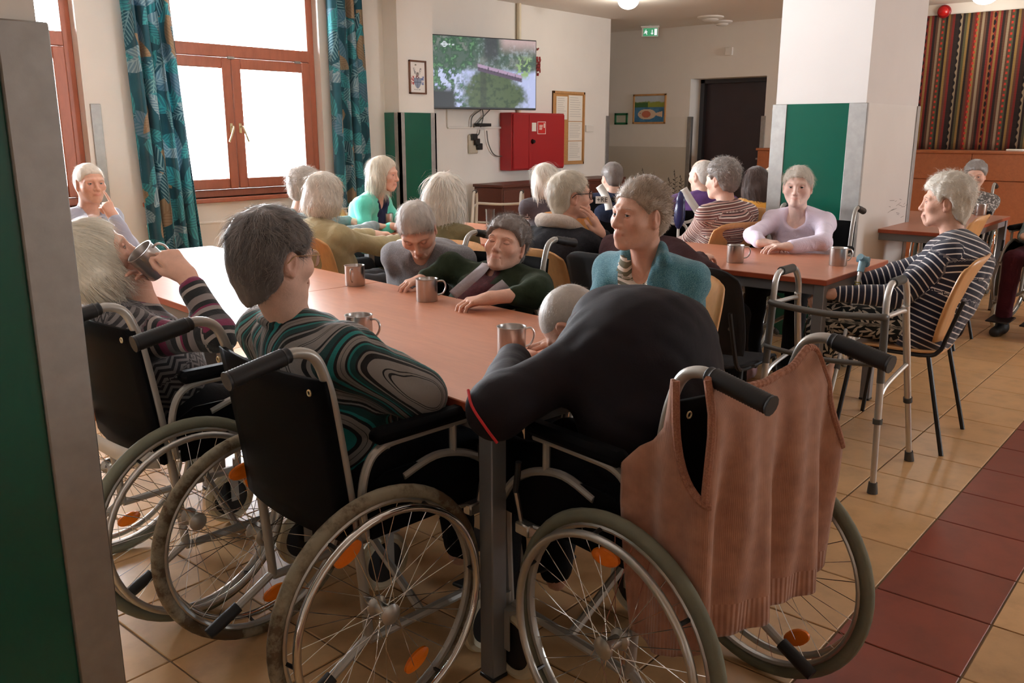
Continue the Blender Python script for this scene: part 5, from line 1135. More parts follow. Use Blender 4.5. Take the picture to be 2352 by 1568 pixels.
ZEBRA = stripes('zebra_sleeve', [(srgb(30, 34, 48), 1), (srgb(214, 216, 222), 1)], .032, 0, .03)
INNER4 = stripes('olive_white_stripe_tee', [(srgb(108, 106, 86), 1.3), (srgb(226, 220, 208), 1)], .022)
def heather(name, c, c2):
    t = NT(name); v = t.coord('Object'); n = t.noise(v, 420, 3, .7); t.base(t.ramp(n, [(.42, c), (.62, c2)])); t.b.inputs['Roughness'].default_value = .95; t.b.inputs['Sheen Weight'].default_value = .3; t.bump(t.math('ADD', t.math('MULTIPLY', n, .5), t.noise(v, 11, 3, .55, 1.6)), .45, .010); return t.m
TEALK = heather('teal_heather_knit', srgb(36, 104, 124), srgb(110, 164, 176))
def rib(name, c, c2, f, st=.8):
    t = NT(name); v = t.coord('UV'); sx = t.n('ShaderNodeSeparateXYZ'); t.l(v, sx.inputs[0]); w = t.math('SINE', t.math('MULTIPLY', sx.outputs[0], f)); n = t.noise(t.coord('Object'), 300, 3)
    t.base(t.ramp(n, [(.4, c), (.65, c2)])); t.b.inputs['Roughness'].default_value = .95; t.bump(w, st, .004); return t.m
TEALRIB = rib('teal_ribbed_lapel', srgb(36, 104, 124), srgb(90, 150, 164), 520)
FLEECE = cloth('dark_green_fleece', srgb(44, 54, 40), .95, .18, 20); MAROONT = cloth('maroon_lace_top', srgb(70, 28, 34), .8, .3, 90); GREYK = heather('grey_heather_cardigan', srgb(92, 92, 96), srgb(138, 138, 144)); BEIGE = cloth('beige_wool', srgb(164, 150, 112), .95, .08); MINT = cloth('mint_jacket', srgb(96, 206, 184), .8, .06); NAVYT = cloth('navy_tee', srgb(34, 42, 70), .85); OLIVE = cloth('olive_wool', srgb(110, 100, 70), .95); VESTG = cloth('charcoal_fleece_vest', srgb(72, 66, 70), .95); HOOD = cloth('black_fleece_hoodie', srgb(38, 38, 42), .95, .3, 60); NAVYJ = cloth('navy_jacket', srgb(30, 36, 56), .8); PURPLE = cloth('purple_jumper', srgb(88, 56, 112), .9); MUST = cloth('mustard_jumper', srgb(206, 146, 54), .9); BLUEC = cloth('sky_blue_top', srgb(92, 158, 190), .9); LILAC = cloth('lilac_sweater', srgb(228, 218, 238), .92, .03); BLKJ = cloth('black_track_jacket', srgb(36, 32, 36), .72, .06, 10, .12, 300, .1); DKTR = cloth('black_trousers', srgb(26, 26, 28), .9, .1); MAROON = cloth('maroon_trousers', srgb(70, 26, 34), .9); BROWNC = cloth('dark_maroon_cardigan', srgb(58, 34, 36), .92); GREYBL = cloth('grey_blue_top', srgb(166, 172, 190), .9, .04); GREYGR = cloth('grey_green_top', srgb(118, 138, 140), .9); DKGR = cloth('dark_grey_trousers', srgb(58, 58, 62), .9); SHOEB = mat('black_shoe', srgb(24, 24, 25), .6); SHOEP = mat('pink_slipper', srgb(190, 150, 150), .8); REDPIPE = mat('red_piping', srgb(200, 40, 44), .7); SHERPA = cloth('beige_sherpa', srgb(196, 184, 172), 1, .1, 60, .9, 160)
def patt():
    t = NT('grey_leaf_print_top'); v = t.coord('Object'); n = t.noise(v, 60, 3, .6); t.base(t.ramp(n, [(.45, srgb(96, 92, 88)), (.55, srgb(190, 184, 178))], 'CONSTANT')); t.b.inputs['Roughness'].default_value = .9; return t.m
PATT = patt()
def leafskirt():
    t = NT('leaf_print_skirt'); v = t.coord('UV'); c = None
    for i, (sc, off) in enumerate(((19, 0), (22, 4.1))):
        m, vn, r = leaf_layer(t, v, sc, off, .62, .13, 8); c = t.mix(m, c if c is not None else (*srgb(20, 24, 22), 1), (*srgb(204, 196, 180), 1))
    t.base(c); t.b.inputs['Roughness'].default_value = .9; return t.m
LEAFSK = leafskirt()
up_ = V3(0, 0, 1); IL = -RT; TO = -FW          # picture-left, towards the photographer

# ------------------------------------------------------------------ near table
def d_extra1(q): return []
mg = pd(345, 600, 2.60); ax = unit(-RT*.50+up_*.72-FW*.42)
P1 = person('white-haired woman in zigzag vest drinking from a steel mug', (1.33, 2.51), -3, (225, 588, 2.60), (-22, 22, 0), dict(kind='bob', m=HCREAM, vol=.014, len=.10, n=5200, lift=.10, spread=.10, curl=.002, front=.004, flow=(.35, 0, 0)), ZIG, DKTR,
    wr=dict(R=dict(w=pd(428, 632, 2.56), e=pd(502, 768, 2.50), d=unit(pd(374, 574, 2.56)-pd(428, 632, 2.56)), n=unit(RT*.55+up_*.45-FW*.65), curl=[(55, 75, 40), (58, 78, 40), (60, 80, 40), (62, 80, 40)], tb=.4, cuff=.05, bare=.24), L=dict(w=pd(345, 705, 2.66), e=pd(350, 830, 2.62), d=unit(-RT*.25+up_*.95-FW*.1), n=unit(FW*.9+RT*.2), curl=(30, 45, 25))),
    sleeve_m=SLV1, res=.008, seed=2, skin=SKIN2, girth=.98, collar=.012, lean=.0)
m = thing('steel_mug', 'steel mug tipped up in the drinking woman\'s hand', 'mug', mg, 0, 'steel mugs'); mug_mesh(m); hx_ = unit(RT*.9+FW*.1-ax*((RT*.9+FW*.1) @ ax)); hy_ = np.cross(ax, hx_); base = mg-ax*.044
m.matrix_world = Matrix(((hx_[0], hy_[0], ax[0], base[0]), (hx_[1], hy_[1], ax[1], base[1]), (hx_[2], hy_[2], ax[2], base[2]), (0, 0, 0, 1)))

P2 = person('grey-haired person in teal and black swirl blouse wearing wire glasses', (1.38, 1.715), -3, (632, 590, 2.12), (0, -4, 0), dict(kind='short', m=HDGREY, vol=.019, len=.055, n=7500, lift=.20, spread=.22, rough=.007, curl=.003, flow=(-.25, 0, 0), nape=-.125), SWIRL, DKTR,
    wr=dict(R=dict(e=pz(965, 905, .765), w=V3(1.60, 1.72, .66), d=(.6, .7, -.1), n=up_, curl=(20, 30, 20)), L=dict(w=V3(1.60, 1.86, .66), d=(.8, -.5, -.1), n=up_, curl=(20, 30, 20))), res=.008, seed=3, collar=.012, girth=1.0, folds=.008, lean=.0, neck=V3(1.27, 1.83, .945), sw=.178,
    extra=lambda q: [rc(q['sh']['R'], q['E']['R'], .070, .068, .03), rc(q['sh']['L'], q['E']['L'], .066, .06, .03)])
glasses(P2, mat('gold_wire', srgb(196, 170, 130), .25, .9))

def jacket(q):
    o = []
    for k in 'LR': o += [rc(q['sh'][k], q['E'][k], .062, .066, .04), rc(q['E'][k], q['W'][k]+unit(q['E'][k]-q['W'][k])*.03, .068, .050, .02)]
    o += [rc(q['nb']-q['s']*.03, q['ch'], .075, .145, .07, (q['l'], 1.35)), rc(q['ch'], q['waist'], .145, .15, .06, (q['l'], 1.4))]
    return o
P3 = person('man slumped forward on the table in black jacket with red piping', (1.745, 1.03), 82, tuple(pz(1316, 748, .88)), (100, -58, 0), dict(kind='crew', m=HLGREY, vol=.003, len=.018, n=7000, lift=.3, spread=.35, rough=.001, w=.8, clump=.25, nape=-.10), BLKJ, DKTR,
    wr=dict(L=dict(e=V3(1.41, 1.25, .79), w=V3(1.76, 1.50, .79), d=(.85, .3, -.05), n=up_, curl=(15, 25, 15), cuff=.02, bare=.12), R=dict(e=V3(2.15, 1.17, .80), w=V3(2.03, 1.50, .785), d=(-.6, .7, 0), n=up_, curl=(20, 30, 20))), neck=V3(1.85, 1.27, .94), lean=.075, sw=.165, girth=1.06, bust=False, res=.0095, seed=4, folds=.0035, extra=jacket, skin=SKIN2, hs=.93, shoff=dict(L=V3(.02, -.03, -.045), R=V3(0, -.02, -.02)))
b = MB(); e3, w3 = P3['E']['L'], P3['W']['L']
b.tube([p for p in smooth_path([e3+V3(-.05, .045, .045), e3+V3(-.075, .01, .02), e3+V3(-.075, -.03, -.02), e3+V3(-.06, -.05, -.055)], 5)], .0035, 6); o = b.build('piping', REDPIPE, P3['root']); o.location = -P3['off']

def lapels(q):
    o = []; pts = [q['nb']-q['ft']*.055+q['s']*.02]
    for sg in (1, -1):
        p = [q['nb']-q['ft']*.05+q['l']*sg*.03+q['s']*.025, q['nb']+q['l']*sg*.072+q['s']*.02, q['nb']+q['l']*sg*.072+q['ft']*.06-q['s']*.06, q['ch']+q['ft']*.135+q['l']*sg*.075-q['s']*.0, q['ch']+q['ft']*.165+q['l']*sg*.08-q['s']*.12, q['waist']+q['ft']*.17+q['l']*sg*.07]
        for a, c in zip(p[:-1], p[1:]): o.append(rc(a, c, .024, .026, .012))
    return o
def z4(loc, arm, mi):
    m = mi.copy(); m[(~arm) & (loc[:, 0] > .03) & (np.abs(loc[:, 1]) < .062)] = 1; return m
P4 = person('woman with spiky grey hair in a teal knitted cardigan', (2.68, 1.66), 178, (1468, 492, 2.88), (163, 2, 0), dict(kind='spiky', m=HBGREY, vol=.010, len=.033, n=8000, lift=.5, spread=.35, rough=.004, curl=.002), TEALK, DKTR,
    res=.008, seed=5, tops=[TEALK, INNER4], zones=z4, extra=lapels, girth=1.1, folds=.008, neckl=.01, neckr=.036, gaze=(1, .35, .12), skin=SKIN2, sw=.16, wr=dict(L=dict(w=pd(1470, 850, 2.65), e=pd(1545, 775, 2.88)), R=dict(w=pd(1380, 820, 2.8), e=pd(1362, 755, 3.0))))
b = MB()                                                        # pearl necklace
for k in range(17):
    a = -.9+1.8*k/16; c = P4['nb']+P4['ft']*(.088*math.cos(a))+P4['l']*(.088*math.sin(a))-P4['s']*(.075*math.cos(a)-.0)-P4['off']
    b.lathe([(.006*math.cos(q), .006*math.sin(q)) for q in np.linspace(-1.57, 1.57, 6)], c, 8)
tag(b.build('necklace', mat('pearl', srgb(206, 190, 186), .3), P4['root']), kind='stuff')

def z5(loc, arm, mi):
    m = mi.copy(); m[(~arm) & (loc[:, 0] > .03) & (np.abs(loc[:, 1]) < .055+.03*(loc[:, 2] < 0))] = 1; return m
P5 = person('dark-haired woman in green fleece jacket leaning back with her eyes closed', (2.55, 2.43), 186, (1162, 562, 3.62), (200, 16, -8), dict(kind='curly', m=HDGREY, vol=.012, len=.035, n=5000, lift=.45, curl=.008, spread=.5, rough=.010, front=-.006), FLEECE, DKTR, tops=[FLEECE, MAROONT], zones=z5,
    wr=dict(R=dict(w=pz(975, 640, .79), e=pz(1035, 612, .83), d=IL*.75+TO*.65+up_*-.12, n=up_, curl=(22, 32, 18), bare=.16), L=dict(w=pz(1128, 684, .795), e=pz(1235, 672, .80), d=IL*.95+TO*.25-up_*.12, n=up_, curl=(25, 40, 20), bare=.34, cuff=.10)), neck=V3(2.775, 2.39, .835), res=.009, seed=6, closed=True, lean=.02, skin=SKIN2, girth=1.05, neckl=.07, extra=lambda q: [rc(q['sh'][k], q['E'][k], .07, .062, .03) for k in 'LR'])
P6 = person('grey-haired person in a grey cardigan with head bowed', (2.80, 2.98), 200, (958, 527, 3.78), (222, -42, 8), dict(kind='short', m=HLGREY, vol=.012, len=.045, n=4500, lift=.2, spread=.25, rough=.006, flow=(.5, 0, 0)), GREYK, DKGR, res=.009, seed=7, closed=True, skin=SKIN2, lean=.07, bust=False, sw=.165, girth=1.02, neckl=-.02, neckr=.045, wr=dict(L=dict(w=V3(2.60, 2.86, .66)), R=dict(w=V3(2.56, 3.10, .66))))
b = MB()
for k in range(6): c = P6['nb']+P6['ft']*(.135+.022*k)-P6['s']*(.07+.045*k)-P6['off']; b.lathe([(.0, .004), (.007, .003), (.008, 0)], c+P6['ft']*.012, 10, np.stack([P6['l'], P6['s'], P6['ft']], 1))
tag(b.build('buttons', mat('pale_button', srgb(190, 196, 204), .3), P6['root']), kind='stuff')
# ------------------------------------------------------------------ middle table
FAR = dict(near=False, res=.012)
P7 = person('white-haired woman in beige sweater seen from behind', (3.02, 3.86), 5, (748, 448, 4.70), (5, -5, 0), dict(kind='bob', m=HWHITE, vol=.020, len=.06, n=1800, lift=.2, spread=.3, curl=.006, rough=.012), BEIGE, DKGR, wr=dict(R=dict(w=V3(3.42, 3.70, .80), d=(.8, .5, 0), n=up_), L=dict(w=V3(3.42, 4.0, .80), d=(.8, -.5, 0), n=up_)), seed=8, girth=1.15, nk=.05, lean=.07, **FAR)
P8 = person('person with wavy grey hair partly hidden behind the beige sweater', (3.32, 4.66), -15, (704, 432, 5.3), (-10, -5, 0), dict(kind='curly', m=HLGREY, vol=.014, len=.06, n=1500, lift=.3, curl=.01, rough=.012), GREYGR, DKTR, wr=dict(R=dict(w=pz(862, 520, .79), e=pz(800, 540, .80), d=RT*.9+FW*.2, n=up_, curl=(25, 35, 20)), L=dict(w=pz(850, 508, .79), d=RT*.9, n=up_)), seed=9, **FAR)
def z9(loc, arm, mi):
    m = mi.copy(); m[(~arm) & (loc[:, 0] > .02) & (np.abs(loc[:, 1]) < .03+.35*np.clip(loc[:, 2]+.10, 0, .3))] = 1; return m
P9 = person('woman with straight pale hair in mint-green jacket', (4.08, 4.86), -62, (882, 398, 5.95), (-62, -6, 0), dict(kind='bob', m=HSILV, vol=.012, len=.12, n=2200, lift=.05, spread=.06, curl=.001, rough=.004), MINT, DKTR, tops=[MINT, NAVYT], zones=z9, seed=10, skin=SKIN2, wr=dict(R=dict(w=pz(900, 520, .79), d=RT, n=up_, curl=(40, 40, 30)), L=dict(w=V3(4.35, 4.45, .79), d=(-.6, -.5, 0), n=up_)), gaze=(1, 0, -.25), near=False, res=.010)
P10 = person('woman with long white hair in olive cardigan seen from behind', (3.30, 3.22), 8, (1022, 452, 4.58), (25, -4, 0), dict(kind='long', m=HWHITE, vol=.022, len=.13, n=3000, lift=.10, spread=.16, curl=.008, rough=.012), OLIVE, DKTR, seed=11, girth=1.05, nk=.045, **FAR)
P11 = person('woman with white bob in charcoal vest and zebra-striped sleeves', (4.98, 3.74), 35, (1255, 415, 6.0), (30, -8, -14), dict(kind='bob', m=HWHITE, vol=.016, len=.12, n=2200, lift=.06, spread=.08, rough=.004), VESTG, DKTR, sleeve_m=ZEBRA, seed=12, nk=.035, **FAR)
ck = pd(1352, 500, 4.22)
P12 = person('woman with glasses in black hoodie resting her cheek on her hand', (3.40, 2.58), -4, (1312, 448, 4.28), (-36, 2, 0), dict(kind='short', m=HSILV, vol=.015, len=.06, nape=-.11, n=3600, lift=.25, spread=.25, rough=.008, flow=(-.3, 0, -.2)), HOOD, DKTR, wr=dict(R=dict(w=pd(1382, 540, 4.22), e=pz(1415, 590, .79), d=unit(pd(1352, 478, 4.20)-pd(1382, 540, 4.22)), n=unit(RT*.9-FW*.4+up_*.1), curl=(8, 18, 15), bare=.12), L=dict(w=V3(3.82, 2.72, .80), d=(.9, -.2, 0), n=up_)), seed=13, res=.010, skin=SKIN2, girth=1.08, lod=.004)
b = MB(); q = P12
b.tube([p-q['off'] for p in smooth_path([q['nb']+q['l']*.10+q['ft']*.04-q['s']*.02, q['nb']+q['l']*.09-q['ft']*.07+q['s']*.0, q['nb']-q['ft']*.115-q['s']*.01, q['nb']-q['l']*.09-q['ft']*.07, q['nb']-q['l']*.10+q['ft']*.04-q['s']*.02], 6)], .034, 12); b.build('hood_lining', SHERPA, q['root'])
glasses(P12, mat('dark_glasses', srgb(40, 30, 32), .3), .024, .0018)
P13 = person('dark-haired person in navy jacket seated far back with a white strap', (6.20, 4.22), 25, (1405, 408, 7.2), (60, -8, 0), dict(kind='curly', m=HDGREY, vol=.008, len=.03, n=700, lift=.3, rough=.008), NAVYJ, DKTR, seed=14, nk=.04, **FAR)
P14 = person('thin-haired man in purple jumper held by a white strap', (5.60, 3.08), 30, (1612, 403, 6.15), (75, -4, 0), dict(kind='crew', m=HLGREY, vol=.004, len=.02, n=1500, lift=.3, rough=.002, bald=1), PURPLE, DKTR, seed=15, bust=False, nk=.036, sw=.19, **FAR)
P15 = person('woman with curly grey hair in brown and white striped top', (4.96, 2.58), 66, (1657, 412, 5.25), (84, -3, 0), dict(kind='curly', m=HGREY, vol=.014, len=.04, n=2200, lift=.35, curl=.008, rough=.014), BRSTR, DKTR, seed=16, girth=1.0, sw=.155, nk=.042, near=False, res=.010)
P16 = person('woman with long brown hair in mustard jumper', (6.12, 2.93), 25, (1740, 420, 6.40), (10, -8, -10), dict(kind='long', m=HBROWN, vol=.016, len=.10, n=1500, lift=.12, rough=.01), MUST, DKTR, seed=17, girth=1.15, nk=.035, **FAR)
P17 = person('person in sky-blue top half hidden by the right column', (6.95, 3.14), 190, (1772, 415, 7.35), (190, 0, 0), dict(kind='bob', m=HWHITE, vol=.012, len=.05, n=500), BLUEC, DKTR, seed=18, **FAR)
# ------------------------------------------------------------------ table by the right column
P18 = person('white-haired woman in lilac sweater with her arms folded on the table', (5.08, 2.07), 186, (1832, 428, 5.05), (197, 0, 0), dict(kind='short', m=HWHITE, vol=.014, len=.06, n=4000, lift=.12, spread=.2, rough=.006, flow=(0, .4, -.2)), LILAC, DKTR, wr=dict(R=dict(w=pz(1745, 556, .80), e=pz(1728, 540, .82), d=RT*.9+TO*.4, n=up_, curl=(25, 35, 20), bare=.1), L=dict(w=pz(1815, 566, .79), e=pz(1890, 556, .81), d=IL*.9+FW*.1, n=up_, curl=(20, 30, 20), bare=.1)), seed=19, res=.009, skin=SKIN3, bust=True, gaze=(1, .1, .05), shoes=SHOEP, girth=.95, sw=.15, lod=.004, neckl=.012, neckr=.056, nk=.058)
P19 = person('white-haired woman in navy striped top and leaf-print skirt', (4.24, 1.12), 97, (2172, 462, 3.98), (103, -2, 0), dict(kind='curly', m=HWHITE, vol=.015, len=.055, n=5200, lift=.3, curl=.010, spread=.4, rough=.012, front=.006, nape=-.11), NAVY, LEAFSK, wr=dict(L=dict(w=V3(3.92, 1.42, .68), d=(-.2, .9, -.1), n=up_, curl=(40, 50, 30)), R=dict(w=V3(4.25, 1.55, .64), d=(-.6, .8, 0), n=up_)), bottoms='skirt', seed=20, res=.0095, girth=1.28, skin=SKIN2, folds=.006, shoes=SHOEB, sw=.17, lod=.0036)
P20 = person('grey-haired person in leaf-patterned top with hand at mouth', (8.30, 2.02), 186, (2240, 402, 7.45), (190, -8, 0), dict(kind='curly', m=HGREY, vol=.012, len=.03, n=900, lift=.3, rough=.012), PATT, DKTR, wr=dict(R=dict(w=pd(2215, 455, 7.3), d=unit(up_*.8+RT*.3), n=TO, curl=(60, 70, 40))), seed=21, skin=SKIN2, **FAR)
P21 = person('person in maroon trousers cut off by the right edge of the photo', (7.27, 1.11), 172, (7.31, 1.11, 1.12), (172, 0, 0), dict(kind='short', m=HGREY, vol=.01, n=300), GREYGR, MAROON, shoes=SHOEB, seed=22, **FAR)
P22 = person('thin grey-haired man by the window with a finger on his lips', (2.36, 5.32), 282, (207, 420, 5.12), (268, 0, 0), dict(kind='short', m=HWHITE, vol=.008, len=.04, n=3000, lift=.15, rough=.004, flow=(.3, .5, 0), clump=.5), GREYBL, DKGR, wr=dict(L=dict(w=pd(262, 500, 4.98), e=pd(300, 570, 5.0), d=unit(pd(234, 452, 4.96)-pd(262, 500, 4.98)), n=unit(RT*.7+up_*.4-FW*.5), curl=[(5, 10, 5), (70, 80, 40), (75, 80, 40), (75, 80, 40)], bare=.14)), seed=23, skin=SKIN2, near=True, res=.009, bust=False, collar=.007, gaze=(1, 0, 0), lod=.004)
P23 = person('person in dark maroon cardigan hidden behind the teal cardigan', (3.46, 2.02), -4, (1490, 462, 3.95), (-5, -5, 0), dict(kind='short', m=HGREY, vol=.012, len=.04, n=600), BROWNC, DKTR, wr=dict(R=dict(e=pz(1622, 640, .80), w=pz(1605, 592, .80), d=unit(RT*.6+FW*.6), n=up_, curl=(30, 30, 20)), L=dict(w=V3(4.0, 2.28, .80), d=(.6, -.6, 0), n=up_)), seed=24, girth=1.1, extra=lambda q: [rc(q['sh']['R'], q['E']['R'], .075, .07, .03)], **FAR)
# ------------------------------------------------------------------ knitted vest over the wheelchair back
def knit():
    t = NT('brown_pink_knit'); v = t.coord('UV'); sx = t.n('ShaderNodeSeparateXYZ'); t.l(v, sx.inputs[0]); n = t.noise(t.coord('Object'), 26, 4); t.base(t.ramp(n, [(.3, srgb(150, 103, 82)), (.7, srgb(178, 128, 103))])); t.b.inputs['Roughness'].default_value = .95; t.b.inputs['Sheen Weight'].default_value = .35
    hem = t.math('LESS_THAN', sx.outputs[1], .455); f = t.math('SINE', t.math('MULTIPLY', sx.outputs[0], 2200)); r = t.math('MULTIPLY', t.math('SINE', t.math('MULTIPLY', sx.outputs[0], 620)), 3.0); t.bump(t.math('ADD', t.math('MULTIPLY', f, .35), t.math('MULTIPLY', r, hem)), .3, .002); return t.m
KNIT = knit(); RIBK = rib('brown_knit_rib', srgb(146, 98, 78), srgb(168, 118, 95), 900, .25)
SB = lambda y: .22+(.25-y); SS = lambda x: .03-x
OUT = [(SS(-.118), .925), (SS(-.13), .815), (SS(-.151), .74), (SS(-.180), .70), (SS(-.197), .69), (SB(.25), .70), (SB(.246), .80), (SB(.240), .94), (SB(.18), .915), (SB(.10), .905), (SB(.05), .905), (SB(-.02), .915), (SB(-.06), .925), (SB(-.11), .945), (SB(-.14), .935), (SB(-.16), .88), (SB(-.175), .82), (SB(-.205), .735), (SB(-.220), .705), (SB(-.214), .59), (SB(-.20), .415), (SB(-.18), .405), (SB(-.06), .395), (SB(.07), .39), (SB(.2), .38), (SB(.25), .37), (SS(-.15), .335), (SS(-.088), .31), (SS(-.024), .34), (SS(-.006), .49), (SS(.013), .63), (SS(.016), .716), (SS(-.03), .765), (SS(-.065), .788), (SS(-.097), .824), (SS(-.104), .87), (SS(-.108), .93)]
def poly_sd(p, poly):
    d = np.full(len(p), 9.); ins = np.zeros(len(p), bool); near = np.zeros_like(p); N = len(poly)
    for i in range(N):
        a, b = np.array(poly[i]), np.array(poly[(i+1) % N]); e = b-a; w = p-a; t = np.clip(w @ e/(e @ e), 0, 1); q = a+t[:, None]*e; dd = np.linalg.norm(p-q, axis=1); m = dd < d; d[m] = dd[m]; near[m] = q[m]
        c = (a[1] > p[:, 1]) != (b[1] > p[:, 1]); ins ^= c & (p[:, 0] < (b[0]-a[0])*(p[:, 1]-a[1])/(b[1]-a[1]+1e-12)+a[0])
    return d, ins, near
def vest_pos(s, z):
    t = np.clip((s-.19)/.06, 0, 1); t = t*t*(3-2*t); hang = np.clip((.95-z)/.3, 0, 1)
    fold = hang*(.016*np.sin(s*34+z*2.2+.6)+.008*np.sin(s*71-z*3))
    xs_, ys_ = .03-s, .252+fold*.6; xb, yb = -.212-fold-.02*np.clip((.9-z)/.5, 0, 1)*np.sin(np.clip((s-.22)/.52, 0, 1)*3.14), .25-(s-.22)
    top = np.clip((z-.86)/.08, 0, 1); xb = xb+.03*top
    return np.stack([xs_*(1-t)+xb*t, ys_*(1-t)+yb*t, z], 1)
def vest():
    h = .0085; S_, Z_ = np.arange(-.01, .80, h), np.arange(.29, .99, h); gs, gz = np.meshgrid(S_, Z_, indexing='ij'); p = np.stack([gs.ravel(), gz.ravel()], 1); d, ins, near = poly_sd(p, OUT)
    nz = len(Z_); F = []; inside = ins.reshape(gs.shape)
    cc = np.stack([(gs[:-1, :-1]+h/2).ravel(), (gz[:-1, :-1]+h/2).ravel()], 1); _, ci, _ = poly_sd(cc, OUT); idx = np.where(ci)[0]; i, j = idx//(nz-1), idx % (nz-1); F = np.stack([i*nz+j, (i+1)*nz+j, (i+1)*nz+j+1, i*nz+j+1], 1)
    cnt = np.bincount(F.ravel(), minlength=len(p)); bd = (cnt > 0) & (cnt < 4) & (d < h*1.3); p[bd] = near[bd]
    used = np.where(cnt > 0)[0]; mp = -np.ones(len(p), int); mp[used] = np.arange(len(used)); V = vest_pos(p[used, 0], p[used, 1]); Fm = mp[F]; fc = p[F].mean(1)
    dd, _, _ = poly_sd(fc, OUT[0:8]+OUT[13:19]) if False else poly_sd(fc, OUT); arm = (dd < .028) & (fc[:, 1] > .68) & (((fc[:, 0] > SS(-.10)) & (fc[:, 0] < SB(.20))) | (fc[:, 0] > SB(-.20)))
    t = thing('knitted_vest', 'brown-pink knitted vest hung over the back of a wheelchair', 'vest', (1.72, .90, 0), math.radians(81)); o = np_mesh('knit_body', V, Fm, [KNIT, RIBK], t, None, p[used]); m = o.modifiers.new('t', 'SOLIDIFY'); m.thickness = .007; m.offset = 0
    for seq in (OUT[0:8], OUT[13:19], OUT[7:14]):
        w = np.array(smooth_path([(a_, c_, 0) for a_, c_ in seq], 4))[:, :2]; b = MB(); b.tube([q_ for q_ in vest_pos(w[:, 0], w[:, 1])], .0085, 8); bo = b.build('ribbed_border', RIBK, t)
        uvl = bo.data.uv_layers.new(name='UVMap'); ii = np.zeros(len(bo.data.loops), np.int32); bo.data.loops.foreach_get('vertex_index', ii); uvl.data.foreach_set('uv', np.stack([(ii//8)*.006, (ii % 8)*.005], 1).astype(np.float32).ravel())
    b = MB(); q = vest_pos(np.array([SS(-.012)]), np.array([.58]))[0]; b.ring((q[0], q[1]+.006, q[2]), .006, .0015, 'y', 14, 6); b.build('buttonhole', RIBK, t)
vest()
# ------------------------------------------------------------------ walking frames and cane
DGR = mat('dark_grey_frame_paint', srgb(92, 90, 86), .45, .3); RUB = mat('grey_rubber', srgb(74, 72, 68), .8); ALW = mat('anodised_aluminium', srgb(204, 202, 198), .3, .75)
def walker(label, x, y, az, m1, m2, mg):
    t = thing('walker', label, 'walker', (x, y, 0), az, 'walkers')
    for s in (1, -1):
        yt, yb = s*.225, s*.25; F0, B0 = V3(-.235, yb, .02), V3(.225, yb, .02); F1, B1 = V3(-.215, yt, .755), V3(.03, yt, .72)
        for a, c in ((F0, F1), (B0, B1)):
            P = lambda z: a+(c-a)*((z-.02)/(c[2]-.02)); b = MB(); b.tube([P(.02), P(.30)], .0125, 10); lg = b.build('leg', m1, t); b = MB(); b.tube([P(.0), P(.045)], [.021, .017], 12); b.build('rubber_foot', RUB, lg); b = MB(); b.tube([P(.285), P(.305)], .0185, 12); b.build('collar', RUB, lg)
            b = MB(); b.tube([P(.29), P(.46)], .0145, 10); b.build('upright', m1, t)
            b = MB(); b.tube([P(.45), P(.715)], .0155, 10); b.build('upright_sleeve', m2 if a is F0 else m1, t)
        b = MB(); b.tube(smooth_path([F1-(F1-F0)*.1, F1, F1+V3(.012, 0, .05), F1+V3(.05, 0, .076), F1+V3(.17, 0, .076), F1+V3(.215, 0, .055), B1+V3(.004, 0, .03), B1-(B1-B0)*.1], 6), .0135, 10); b.build('handle_loop', m1, t)
        b = MB(); b.tube([F1+V3(.055, 0, .077), F1+V3(.17, 0, .077)], .0185, 12); b.build('hand_grip', mg, t)
        b = MB(); b.tube(smooth_path([F1-(F1-F0)*.06, F1+V3(.05, 0, -.05), B1+V3(-.05, 0, -.02), B1-(B1-B0)*.04+V3(0, 0, .0)], 6), .010, 8); b.build('lower_grip', m1, t)
        P = lambda a, c, z: a+(c-a)*((z-.02)/(c[2]-.02)); b = MB(); b.tube(smooth_path([P(F0, F1, .36), P(F0, F1, .42)+V3(.05, 0, 0), P(B0, B1, .46)], 6), .0095, 8); b.build('side_brace', m1, t)
    F = lambda s, z: V3(-.235, s*.25, .02)+(V3(-.215, s*.225, .78)-V3(-.235, s*.25, .02))*((z-.02)/.76)
    for z, r in ((.71, .0135), (.525, .0105)): b = MB(); b.tube(smooth_path([F(1, z), F(.9, z)+V3(-.03, 0, 0), F(0, z)+V3(-.045, 0, -.01), F(-.9, z)+V3(-.03, 0, 0), F(-1, z)], 6), r, 10); b.build('front_bar', m2, t)
walker('aluminium walking frame with grey bars beside the table', 3.62, 1.265, 0, ALW, DGR, RUB)
q = pz(1142, 440, .84); walker('cream walking frame standing by the radiator', q[0], q[1], math.radians(215), mat('cream_paint', srgb(214, 206, 192), .4), mat('cream_paint', srgb(214, 206, 192), .4), BLACKP)
cn = thing('walking_cane', 'aluminium cane with pale blue handle leaning on the table', 'cane', (3.835, 1.40, 0)); c0, c1 = V3(.02, 0, .10), V3(.335, 0, .80); u = unit(c1-c0); w_ = V3(u[2], 0, -u[0])
b = MB(); b.tube([c0+u*.25, c1], .0105, 10); b.build('upper_shaft', ALW, cn); b = MB(); b.tube([c0, c0+u*.27], .0085, 10); lo_ = b.build('lower_shaft', ALW, cn); b = MB(); b.tube([c0+u*.245, c0+u*.27], .0135, 10); b.build('collar', RUB, lo_)
BLU = mat('pale_blue_plastic', srgb(140, 182, 200), .4); b = MB(); b.tube([c1-u*.05, c1+u*.01], [.016, .018], 12); b.tube([c1+u*.012-w_*.045, c1+u*.014+w_*.0, c1+u*.006+w_*.055], [.014, .018, .017], 12); b.tube([c1+u*.012-V3(0, .028, 0), c1+u*.012+V3(0, .028, 0)], .015, 12); b.build('handle', BLU, cn)
b = MB(); YB = mat('yellow_black_tape', srgb(150, 140, 40), .6)
